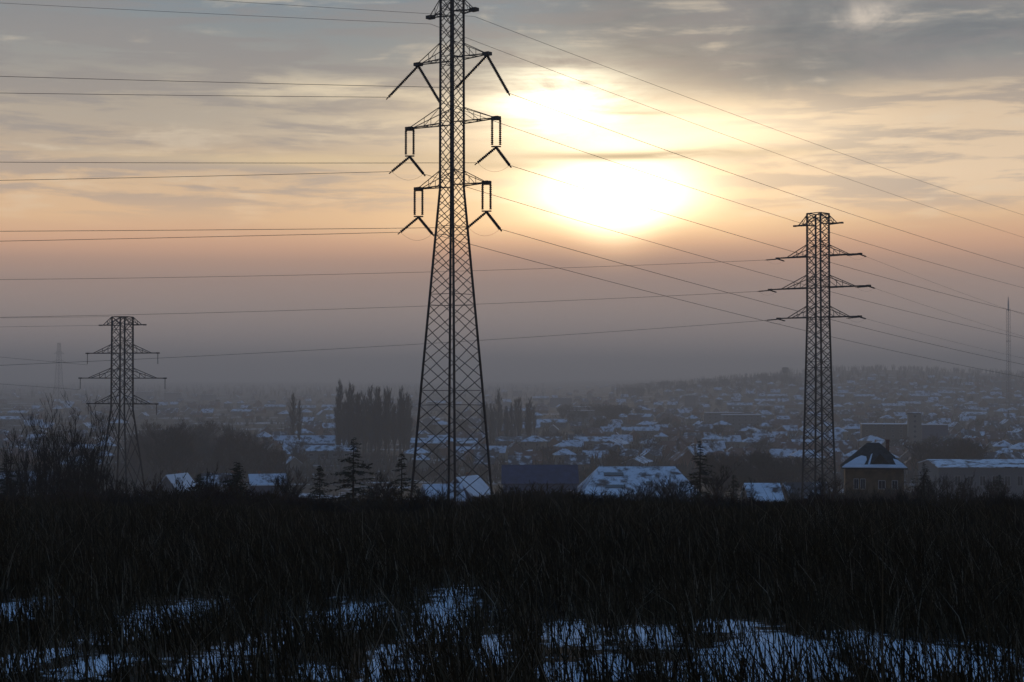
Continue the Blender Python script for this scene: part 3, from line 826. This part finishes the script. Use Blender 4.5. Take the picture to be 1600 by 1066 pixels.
while len(PICK) < 760 and tries < 22000:
    tries += 1
    px = rt.uniform(-20, 1625)
    if rt.random() < 0.5: px = rt.uniform(940, 1625)
    hi_ = 592 if px > 1080 else 603
    py = hi_ + (738 - hi_) * rt.random() ** 1.15
    if 190 < px < 410 and 655 < py: continue
    if 530 < px < 645 and 655 < py: continue
    p = ground_hit(px, py)
    if p is None or p.y > 6000 or p.y < 640: continue
    k = rt.choices(KINDS, weights)[0]
    if 'block' in k and (p.y < 1300 or py > 660): continue
    cl = 0.5 + 0.5 * math.sin(px * 0.019 + 3 * math.sin(py * 0.11)) * math.sin(py * 0.16 + 1.5 * math.sin(px * 0.013))
    if rt.random() > (0.12 + 0.88 * cl) * (1.0 if px > 940 else 0.75): continue
    w = (26 if 'shed' in k or 'block' in k else 11) * FPX / p.y
    if not free(px, py, w): continue
    SPOTS.append((px, py, w)); PICK.append((p.y, k, px, py, rt.choice((0.1, -0.3, 0.5, 1.4, 1.75, 0.0)) + rt.uniform(-0.15, 0.15), rt.uniform(0.8, 1.15)))
PICK.sort()
for (y_, k, px, py, rz, sc) in PICK[:285]: put(k, px, py, rz, sc)


def far_houses(rows):
    """the hundreds of far roofs beyond the nearest ones, one mass"""
    names = ['w_grey', 'w_cream', 'w_pink', 'w_brick', 'r_snow', 'r_half', 'r_red']
    me = bpy.data.meshes.new('distant_houses'); V, F, MI = [], [], []
    for (y_, k, px, py, rz, sc) in rows:
        p = ground_hit(px, py); ms = PROTO[k][0]
        wallm = {'house with a reddish roof': 3, 'house with a half-thawed dark roof': 2, 'small cream house under a snowy gable': 1, 'square house with a snowy hipped roof': 1}.get(k, 0)
        roofm = {'house with a reddish roof': 6, 'house with a half-thawed dark roof': 5}.get(k, 4)
        mt = Matrix.Translation(p + Vector((0, 0, -0.2))) @ Matrix.Rotation(rz, 4, 'Z') @ Matrix.Scale(sc, 4)
        for ch in ms.children:
            mi = wallm if ch.name.startswith('wall') else roofm if ch.name.startswith('roof') else None
            if mi is None: continue
            o = len(V); V += [mt @ v.co for v in ch.data.vertices]
            for f in ch.data.polygons: F.append(tuple(i + o for i in f.vertices)); MI.append(mi)
    me.from_pydata(V, [], F); me.update()
    for n_ in names: me.materials.append(M[n_])
    me.polygons.foreach_set('material_index', MI)
    o = link('distant_houses', me); tag(o, kind='stuff')


far_houses(PICK[285:])


# ------------------------------------------------------------------ trees
def grow(mb, p, d, L, r, lev, rg, spread, up, taper=0.62, nk=3, minr=0.012, bend=0.18):
    """a limb of two bent lengths and its offshoots"""
    m = p + d * L * 0.5 + Vector((rg.uniform(-1, 1), rg.uniform(-1, 1), rg.uniform(-.5, 1))) * L * bend * 0.5
    e = m + (d + Vector((rg.uniform(-1, 1), rg.uniform(-1, 1), rg.uniform(0, 1))) * bend).normalized() * L * 0.5
    n = 3 if r < 0.06 else 5
    mb.bar(p, m, 2 * r, 2 * r * 0.85, n); mb.bar(m, e, 2 * r * 0.85, 2 * r * taper, n)
    if lev <= 0: return
    for i in range(nk + (1 if rg.random() < 0.5 else 0)):
        an = rg.uniform(0, 2 * math.pi); t = rg.uniform(0.35, 1.0)
        o = p.lerp(m, t * 2) if t < 0.5 else m.lerp(e, t * 2 - 1)
        side = Vector((math.cos(an), math.sin(an), 0))
        nd = (d * (1 - spread) + side * spread + Vector((0, 0, up))).normalized()
        grow(mb, o, nd, L * rg.uniform(0.5, 0.78), max(minr, r * taper * rg.uniform(0.6, 0.9)), lev - 1, rg, spread, up, taper, nk, minr, bend)


def tree_bare(seed, H, spread=0.55, up=0.18, lev=5, minr=0.02, tw='twig', zlo=0.6, nb=8):
    """round-headed leafless tree: returns (trunk mesh, crown mesh)"""
    rg = random.Random(seed); t, c = MB(), MB()
    r = H * 0.016; tip = Vector((rg.uniform(-.3, .3), rg.uniform(-.3, .3), H * 0.35))
    t.tube([(0, 0, -0.6), (0, 0, 0.1), tip * 0.5 + Vector((0.05, 0, 0)), tip, tip + Vector((0, 0, H * 0.25))], [r * 1.6, r * 1.3, r, r * 0.9, r * 0.5], 7)
    for i in range(nb):
        an = i * 2.4 + rg.uniform(-.4, .4); z = rg.uniform(zlo, 1.45)
        d = Vector((math.cos(an) * 0.7, math.sin(an) * 0.7, rg.uniform(0.5, 1.0))).normalized()
        grow(c, Vector((tip.x, tip.y, tip.z * z)), d, H * rg.uniform(0.2, 0.3), r * 0.55, lev - 1, rg, spread, up, minr=minr)
    return t.mesh('trunk', M['bark']), c.mesh('crown', M[tw])


def tree_poplar(seed, H, minr=0.03, W=0.09):
    rg = random.Random(seed); t, c = MB(), MB(); r = H * 0.013
    t.tube([(0, 0, -0.6), (0, 0, H * 0.3), (rg.uniform(-.2, .2), 0, H * 0.65), (0, 0, H)], [r * 1.3, r, r * 0.6, r * 0.15], 6)
    for i in range(95):
        z = H * (0.10 + 0.85 * (i / 95)); an = rg.uniform(0, 6.28)
        rad = H * W * math.sin(min(1, max(0.12, (z / H)) ) * math.pi * 0.93 + 0.1) * rg.uniform(0.6, 1.25)
        L = rg.uniform(0.10, 0.2) * H * (1 - 0.5 * z / H)
        d = Vector((math.cos(an) * rad / L, math.sin(an) * rad / L, 1.0)).normalized()
        grow(c, Vector((0, 0, z * 0.93)), d, L, r * 0.3, 2, rg, 0.25, 0.55, nk=3, minr=minr, bend=0.1)
    return t.mesh('trunk', M['bark']), c.mesh('crown', M['twig'])


def tree_stems(seed, H, n=7, minr=0.010):
    """thicket tree: many upright stems from one foot"""
    rg = random.Random(seed); t, c = MB(), MB()
    for i in range(n):
        an = rg.uniform(0, 6.28); lean = rg.uniform(0.02, 0.22); h = H * rg.uniform(0.6, 1.0)
        d = Vector((math.cos(an) * lean, math.sin(an) * lean, 1)); f = Vector((math.cos(an), math.sin(an), 0)) * rg.uniform(0.05, 0.35)
        pts = [f + d * h * k / 5 + Vector((rg.uniform(-1, 1), rg.uniform(-1, 1), 0)) * 0.025 * h for k in range(6)]; pts[0] = f + Vector((0, 0, -0.5))
        t.tube(pts, [0.05, 0.045, 0.037, 0.028, 0.018, 0.007], 5)
        for k in range(15):
            q = rg.uniform(0.18, 0.98) * 5; j = min(4, int(q)); p = pts[j].lerp(pts[j + 1], q - j)
            a2 = rg.uniform(0, 6.28); dd = Vector((math.cos(a2) * 0.55, math.sin(a2) * 0.55, rg.uniform(0.5, 1.1))).normalized()
            grow(c, p, dd, rg.uniform(0.4, 1.15) * H / 8, 0.016, 2, rg, 0.32, 0.5, nk=2, minr=minr)
    return t.mesh('trunk', M['bark']), c.mesh('crown', M['twig'])


def tree_conifer(seed, H, W, gaps=0.25, whorl=0.36, dens=1.0, droop=0.25):
    """open spruce or pine: whorls of boughs carrying sprays of needles"""
    rg = random.Random(seed); t, c = MB(), MB(); r = 0.018 * H
    t.tube([(0, 0, -0.5), (0.04 * H * rg.uniform(-1, 1) * 0.3, 0, H * 0.5), (0, 0, H)], [r, r * 0.65, 0.012], 6)
    z = H * 0.10
    while z < H * 0.985:
        f = (1 - z / H) * rg.uniform(0.72, 1.15); wind = rg.uniform(0, 6.28)
        for k in range(rg.randint(4, 7)):
            if rg.random() < gaps: continue
            an = rg.uniform(0, 6.28); L = W * (f ** 0.8) * rg.uniform(0.45, 1.2) * (1 + 0.25 * math.cos(an - wind)) + 0.08
            o = Vector((0, 0, z + rg.uniform(-0.1, 0.1)))
            d = Vector((math.cos(an), math.sin(an), 0)); pts = []
            lift = rg.uniform(0.0, 0.3)
            for q in range(5):
                s = q / 4; pts.append(o + d * L * s + Vector((0, 0, L * (lift * s - droop * s * s * 1.6 + 0.18 * s ** 3))))
            c.tube(pts, [0.022, 0.018, 0.014, 0.01, 0.005], 3, cap=False)
            side = Vector((-d.y, d.x, 0))
            for q in range(int((8 + L * 16) * dens)):
                s = rg.uniform(0.15, 1.0) * 4; j = min(3, int(s)); p = pts[j].lerp(pts[j + 1], s - j)
                sd = (d * rg.uniform(0.1, 0.9) + side * rg.choice((-1, 1)) * rg.uniform(0.3, 1.0) + Vector((0, 0, rg.uniform(-0.55, 0.25)))).normalized()
                l = rg.uniform(0.10, 0.30) * (0.5 + 0.5 * L); wv = sd.cross(Vector((rg.uniform(-1, 1), rg.uniform(-1, 1), rg.uniform(-1, 1)))).normalized() * l * 0.14
                c.add([p - wv * 0.4, p + sd * l * 0.5 - wv, p + sd * l, p + sd * l * 0.5 + wv, p + wv * 0.4], [(0, 1, 2, 3, 4)])
        z += whorl * H / 7 * (0.45 + 0.55 * f) * rg.uniform(0.55, 1.35)
    return t.mesh('trunk', M['bark']), c.mesh('crown', M['needle'])


def bush_mesh(seed, H, W, tw='brush', n=26, minr=0.006):
    rg = random.Random(seed); c = MB()
    for i in range(n):
        an = rg.uniform(0, 6.28); q = rg.uniform(0, 1) ** 0.6
        p = Vector((math.cos(an) * W * 0.35 * q, math.sin(an) * W * 0.35 * q, -0.15))
        d = Vector((math.cos(an) * 0.75 * q, math.sin(an) * 0.75 * q, 1)).normalized()
        grow(c, p, d, H * rg.uniform(0.4, 0.62), 0.018, 3, rg, 0.42, 0.3, nk=3, minr=minr)
    return c.mesh('stems', M[tw])


def plant_tree(name, label, cat, p, meshes, rz=0.0, sc=1.0, group=None, szz=None):
    root = empty(name, p, rz); tag(root, label, cat, group); root.scale = (sc, sc, szz or sc)
    link('trunk', meshes[0], root); link('crown', meshes[1], root)
    return root


# near conifers just below the crest
CON = [(553, 684, 122, 2.55, 'open spruce with wide drooping boughs left of the tall pylon', 3, 0.20), (371, 722, 112, 1.9, 'small dark spruce between the left pylon and the open spruce', 5, 0.15),
       (1094, 688, 150, 2.3, 'dark spruce at the right end of the snowy hall', 8, 0.1), (1443, 722, 205, 2.5, 'spruce touching the right corner of the hipped-roof house', 9, 0.1),
       (628, 706, 118, 1.5, 'thin young spruce close by the left leg of the tall pylon', 12, 0.35), (1146, 742, 165, 1.7, 'low spruce right of the dark spruce by the snowy hall', 14, 0.1),
       (312, 742, 116, 1.6, 'squat spruce at the left of the small dark spruce', 15, 0.1), (1306, 752, 215, 1.9, 'squat conifer against the left wall of the hipped-roof house', 16, 0.1),
       (1560, 742, 190, 2.6, 'broad dark conifer in front of the grey factory', 17, 0.1), (500, 728, 130, 1.5, 'bushy young conifer left of the open spruce', 19, 0.15), (12, 716, 135, 2.4, 'dark conifer at the left edge of the picture', 21, 0.1),
       (1500, 752, 185, 1.8, 'squat conifer below the left end of the grey factory', 23, 0.1)]
for px, ty, d, W, lab, sd, gp in CON:
    p = on_ground(px, d, -0.05); H = at(px, ty, d).z - p.z
    plant_tree('spruce_tree', lab, 'tree', p, tree_conifer(sd, H, W, gp, dens=1.0 if d < 160 else 0.8), 0, 1, 'dark conifers below the grassy crest')
# thicket of bare trees at the left
for i, (px, ty, d, lab) in enumerate([(46, 668, 128, 'leftmost bare tree of the upright-stemmed thicket'), (68, 648, 132, 'bare thicket tree second from the left, its stems packed tight'), (90, 632, 130, 'tall bare thicket tree at the middle of the clump'),
                                 (112, 660, 126, 'shorter bare thicket tree right of the clump middle'), (134, 627, 134, 'tallest bare thicket tree near the shorter left pylon'), (150, 662, 129, 'rightmost bare thicket tree, beside the pylon leg'),
                                 (78, 690, 118, 'low bare thicket tree at the front of the clump'), (120, 694, 119, 'low bare thicket tree in front, on the pylon side'),
                                 (22, 700, 124, 'low bare thicket tree nearest the left picture edge'), (58, 662, 136, 'bare thicket tree at the back, in the left half of the clump'), (102, 648, 138, 'bare thicket tree at the back, behind the tall middle one'),
                                 (140, 672, 122, 'bushy bare thicket tree in front of the tallest one'), (162, 702, 120, 'small bare thicket tree at the foot of the short pylon')]):
    p = on_ground(px, d, -0.05); H = at(px, ty, d).z - p.z
    plant_tree('bare_tree', lab, 'tree', p, tree_stems(40 + i, H, 7), 0, 1, 'bare thicket trees at the left')
for i, (px, ty, d, lab) in enumerate([(1122, 706, 168, 'bare tree with fine twigs between the dark spruce and the low spruce'), (605, 742, 112, 'scrubby bare tree left of the tall pylon foot'), (1030, 742, 160, 'scrubby bare tree in front of the snowy hall roof'),
                                      (985, 752, 150, 'low bare tree before the middle of the snowy hall'), (1462, 738, 195, 'bare shrubby tree right of the hipped-roof house'), (455, 745, 120, 'bare scrub tree between the two larger spruces'),
                                      (225, 752, 125, 'bare scrub tree below the shorter left pylon'), (660, 752, 118, 'bare scrub tree inside the tall pylon stance'), (1240, 748, 200, 'bare tree under the right pylon')]):
    p = on_ground(px, d, -0.05); H = at(px, ty, d).z - p.z
    plant_tree('bare_tree', lab, 'tree', p, tree_bare(60 + i, H, 0.5, 0.25, 4, 0.012), 0, 1)

# more scrubby bare trees scattered below the crest, shared shapes
SCR = [tree_bare(120 + i, 4.0, 0.45, 0.3, 4, 0.009, 'twig' if i % 2 else 'twig_red', 0.15, 9) for i in range(4)] + [tree_stems(130 + i, 4.0, 5) for i in range(3)]
rs = random.Random(21)
for i in range(84):
    px = (rs.uniform(-5, 780), rs.uniform(-5, 560), rs.uniform(960, 1610))[i % 3]; d = rs.uniform(85, 185)
    if 900 < px < 1090 and i % 2: continue
    p = on_ground(px, d, -0.05); ty = rs.uniform(728, 778); H = at(px, ty, d).z - p.z
    if 1310 < px < 1420: H *= 0.6
    lb = f'scrubby bare tree just below the dark crest, {region(px)}'
    plant_tree('bare_tree', lb, 'tree', p, SCR[rs.randrange(7)], rs.uniform(0, 6.28), H / 4.0, lb + ' (group)')

for i in range(16):                        # scrub growing up in front of the factory and the snowy hall
    px = rs.uniform(1425, 1610) if i < 11 else rs.uniform(985, 1120); d = rs.uniform(150, 240)
    p = on_ground(px, d, -0.05); H = at(px, rs.uniform(740, 762), d).z - p.z
    lb = 'scrubby bare tree in front of the grey factory' if i < 11 else 'scrubby bare tree in front of the large snowy hall'
    plant_tree('bare_tree', lb, 'tree', p, SCR[rs.randrange(7)], rs.uniform(0, 6.28), H / 4.0, lb + ' (group)')

# brush along the crest
BUSH = [bush_mesh(90 + i, 1.0, 1.0, ('brush', 'twig', 'twig_red')[i % 3], 34) for i in range(6)]
rb = random.Random(5)
BL = {0: 'brown', 1: 'dark', 2: 'reddish', 3: 'brown', 4: 'dark', 5: 'reddish'}
for i in range(150):
    px = -10 + 1620 * (i + rb.uniform(0.1, 0.9)) / 150; d = rb.uniform(62, 105)
    brown = 785 < px < 905
    if brown or 960 < px < 1060: d = rb.uniform(80, 110)
    p = on_ground(px, d, 0)
    ty = rb.uniform(770, 794) if not brown else rb.uniform(758, 782)
    if px < 450: ty -= rb.uniform(0, 22) * (1 if rb.random() < 0.6 else 0)
    H = max(0.4, at(px, ty, d).z - p.z); k = rb.choice((0, 3)) if brown else rb.randrange(6)
    o = link('bush', BUSH[k]); o.location = p; o.scale = (H * rb.uniform(1.0, 1.9),) * 2 + (H * 0.95,); o.rotation_euler = (0, 0, rb.uniform(0, 6.28))
    lab = f'{BL[k]} leafless bush on the dark crest, {region(px)}'
    tag(o, lab, 'bush', lab + ' (group)')
for i in range(12):                        # scrub round the foot of the hipped-roof house
    px = 1295 + 13 * i + rb.uniform(-4, 4); d = rb.uniform(225, 262); p = on_ground(px, d, 0); k = rb.randrange(6)
    H = at(px, rb.uniform(758, 778), d).z - p.z
    o = link('bush', BUSH[k]); o.location = p; o.scale = (H * 0.9,) * 2 + (H,); o.rotation_euler = (0, 0, rb.uniform(0, 6.28))
    lab = f'tall {BL[k]} bush around the foot of the hipped-roof house'
    tag(o, lab, 'bush', lab + ' (group)')

# hazy trees of the valley
POP = [tree_poplar(200 + i, 25.0, 0.038, 0.075) for i in range(4)]
RND = [tree_bare(220 + i, 17.0, 0.46, 0.22, 5, 0.045, 'twig' if i % 2 else 'twig_red', 0.15, 12) for i in range(4)]
NEW = {}
def valley(px, ty, d, fam, label, group, w=1.0):
    p = on_ground(px, d, -0.1); H = at(px, ty, d).z - p.z
    if H < 2: return
    ms, h0, nm = (POP, 25.0, 'poplar_tree') if fam == 'pop' else (RND, 17.0, 'bare_tree')
    k = rv.randrange(4)
    plant_tree(nm, label, 'tree', p, ms[k], rv.uniform(0, 6.28), H / h0 * w, group, H / h0)
rv = random.Random(3)
lb = 'slender bare poplar in the tall hazy row left of the tall pylon'
for i in range(26): valley(530 + 4.4 * i + rv.uniform(-3, 3), rv.uniform(598, 640), rv.uniform(860, 960), 'pop', lb, lb + ' (group)', 1.0)
lb = 'slender bare poplar in the hazy row right of the tall pylon'
for i in range(15): valley(757 + 5.4 * i + rv.uniform(-3, 3), rv.uniform(608, 638), rv.uniform(1050, 1200), 'pop', lb, lb + ' (group)', 1.0)
for px, lab in ((458, 'lone slender poplar rising over snowy roofs, left of the poplar row'), (468, 'thinner companion of the lone slender poplar')): valley(px, 616 if px < 460 else 626, 980, 'pop', lab, None, 0.9)
lb = 'bare round-headed tree in the dark hazy wood right of the short pylon'
for i in range(44):
    px = 195 + 245 * (i + rv.random()) / 44; mid = 1 - ((px - 300) / 135) ** 2
    valley(px, rv.uniform(642, 690) + 34 * (1 - max(0.0, mid)) + (16 if rv.random() < 0.3 else 0), rv.uniform(610, 840), 'rnd', lb, lb + ' (group)', rv.uniform(0.75, 1.1))
lb = 'bare tree in the reddish hazy wood under the sun'
for i in range(26): valley(rv.uniform(872, 1010), rv.uniform(628, 645), rv.uniform(1400, 1750), 'rnd', lb, lb + ' (group)', 1.3)
lb = 'bare tree of the far wooded ridge left of the right pylon'
for i in range(34):
    px = rv.uniform(985, 1260); d = rv.uniform(2400, 3000); p = on_ground(px, d)
    valley(px, HOR - (p.z + rv.uniform(13, 20) - EYE) / d * FPX, d, 'rnd', lb, lb + ' (group)', 1.5)
lb = 'bare tree in the dark clump left of the grey factory'
for i in range(14): valley(rv.uniform(1440, 1530), rv.uniform(672, 704), rv.uniform(640, 760), 'rnd', lb, lb + ' (group)', 1.1)
lb = 'bare tree in the dark clump right of the snowy hall'
for i in range(16): valley(rv.uniform(1110, 1250), rv.uniform(694, 724), rv.uniform(500, 600), 'rnd', lb, lb + ' (group)', 1.1)
for i in range(150):
    px = rv.uniform(-10, 1610); py = rv.uniform(608, 745); p = ground_hit(px, py)
    if p is None or p.y > 4500: continue
    hgt = rv.uniform(6, 14)
    lb = f'bare garden tree among the houses, {region(px)}'
    valley(px, py - hgt / p.y * FPX, p.y, 'pop' if rv.random() < 0.2 else 'rnd', lb, lb + ' (group)', 1.2)


# hedges, scrub and orchards between the houses: nobody could count them
def scrub():
    rg = random.Random(9); mb = MB()
    for i in range(11000):
        px = rg.uniform(-40, 1640); py = 602 + 158 * rg.random() ** 0.9
        d = 45 * FPX / (py - HOR)
        x = (px - 800) / FPX * d; z = G(x, d)
        if z > -200 and rg.random() < 0.25 + 0.75 * (0.5 + 0.5 * math.sin(x * 0.021 + 2 * math.sin(d * 0.006)) * math.sin(d * 0.013)):
            w = rg.uniform(1.0, 3.4); h = rg.uniform(0.8, 3.2) if rg.random() < 0.75 else rg.uniform(3, 6.5)
            for k in range(6):
                an = rg.uniform(0, 6.28); ox, oy = rg.uniform(-w, w) * 1.6, rg.uniform(-w, w) * 0.5
                mb.bar((x + ox, d + oy, z - 0.2), (x + ox + math.cos(an) * h * 0.35, d + oy + math.sin(an) * h * 0.35, z + h * rg.uniform(0.6, 1.0)), h * 0.28, h * 0.04, 3)
    o = mb.build('scrub', M['twig']); tag(o, kind='stuff')
scrub()


# far wood that reads as one mass along the horizon
def treeline(name, u0, u1, d0, d1, n, h0, h1, seed):
    rg = random.Random(seed); mb = MB()
    for i in range(n):
        d = rg.uniform(d0, d1); x = rg.uniform(u0, u1) * d; z = G(x, d); h = rg.uniform(h0, h1)
        for k in range(7):
            an = rg.uniform(0, 6.28); l = h * rg.uniform(0.6, 1); q = rg.uniform(0.05, 0.35)
            mb.bar((x, d, z - 0.5), (x + math.cos(an) * l * q, d + math.sin(an) * l * q, z + l), h * 0.10, h * 0.02, 3)
    o = mb.build(name, M['twig']); tag(o, kind='stuff')
treeline('distant_woods', -0.42, 0.02, 3000, 6000, 900, 9, 17, 1)
treeline('ridge_woods', 0.06, 0.42, 2600, 4300, 1100, 9, 16, 2)


# ------------------------------------------------------------------ dry grass of the near slope
def mat_grass():
    m = bpy.data.materials.new('dry_grass'); m.use_nodes = True; nt = m.node_tree
    b = nt.nodes['Principled BSDF']; geo = nt.nodes.new('ShaderNodeNewGeometry')
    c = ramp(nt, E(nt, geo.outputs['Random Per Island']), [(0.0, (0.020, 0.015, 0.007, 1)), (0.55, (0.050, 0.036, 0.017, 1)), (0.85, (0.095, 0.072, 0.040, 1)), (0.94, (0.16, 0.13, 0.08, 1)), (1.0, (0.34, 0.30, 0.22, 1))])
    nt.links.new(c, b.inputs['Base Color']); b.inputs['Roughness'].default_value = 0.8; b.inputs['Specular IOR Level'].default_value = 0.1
    return m


def grass():
    N = 420000
    d = 6 + 62 * RNG.random(N) ** 0.75
    x = (RNG.random(N) * 2 - 1) * (d * 0.36 + 3)
    sn = np.maximum(np.maximum(snow_amount(x, d), 0.9 * snow_amount(x, d + 1.2)), 0.8 * snow_amount(x, d + 2.6))
    clump = 0.5 + 0.5 * np.sin(x * 2.3 + np.sin(d * 1.7) * 2) * np.sin(d * 1.9 + np.sin(x * 1.3) * 2)
    thin = np.clip((sn - 0.10) / 0.55, 0, 1)
    keep = RNG.random(N) < np.clip(1.0 - 0.80 * thin, 0.18, 1) * (0.45 + 0.55 * clump)
    x, d, sn, clump, thin = x[keep], d[keep], sn[keep], clump[keep], thin[keep]
    n = len(x); z = ground_np(x, d) - 0.03
    h = (0.28 + 0.46 * RNG.random(n) ** 1.6) * (1 + 0.22 * np.sin(x * 0.31 + 1.3 * np.sin(d * 0.23))) * (0.7 + 0.5 * clump) * (1 - 0.30 * thin)
    tall = RNG.random(n) < 0.014; h[tall] *= 1.7
    w = (0.0028 + 0.0042 * RNG.random(n)) * (1 + d / 60)
    an = np.pi + RNG.normal(-0.2, 0.8, n) + np.where(RNG.random(n) < 0.25, np.pi, 0); ln = h * np.abs(RNG.normal(0.18, 0.42, n))
    lx, ly = np.cos(an) * ln, np.sin(an) * ln
    fa = RNG.random(n) * np.pi; wx, wy = np.cos(fa) * w, np.sin(fa) * w * 0.6
    B = np.stack([x, d, z], -1); Wd = np.stack([wx, wy, np.zeros(n)], -1)
    Md = B + np.stack([lx * 0.33, ly * 0.33, h * 0.58], -1); T = B + np.stack([lx, ly, h], -1)
    vs = np.stack([B - Wd, B + Wd, Md + Wd * 0.8, Md - Wd * 0.8, T], 1).reshape(-1, 3)
    i0 = np.arange(n)[:, None] * 5
    me = bpy.data.meshes.new('dry_grass')
    fill(me, vs, i0 + np.array([[0, 1, 2, 3]]), i0 + np.array([[3, 2, 4]]))
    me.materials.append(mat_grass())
    o = link('dry_grass', me); tag(o, kind='stuff')


grass()

# remove prototypes nothing used
for k, (src,) in PROTO.items():
    if k not in USED:
        for c in list(src.children_recursive): bpy.data.objects.remove(c)
        bpy.data.objects.remove(src)


# ------------------------------------------------------------------ smog over the valley
def haze():
    lo, hi = -6.0, 133.0
    b = MB(); b.box((0, 4900, (lo + hi) / 2), (24000, 10500, hi - lo))
    m = bpy.data.materials.new('valley_haze'); m.use_nodes = True; nt = m.node_tree
    nt.nodes.clear()
    v = nt.nodes.new('ShaderNodeVolumePrincipled'); v.inputs['Density'].default_value = 0.00039
    v.inputs['Color'].default_value = (0.98, 0.96, 0.935, 1); v.inputs['Anisotropy'].default_value = 0.25
    v.inputs['Density Attribute'].default_value = ''
    o = nt.nodes.new('ShaderNodeOutputMaterial'); nt.links.new(v.outputs[0], o.inputs['Volume'])
    h = b.build('haze', m); tag(h, kind='stuff')


haze()
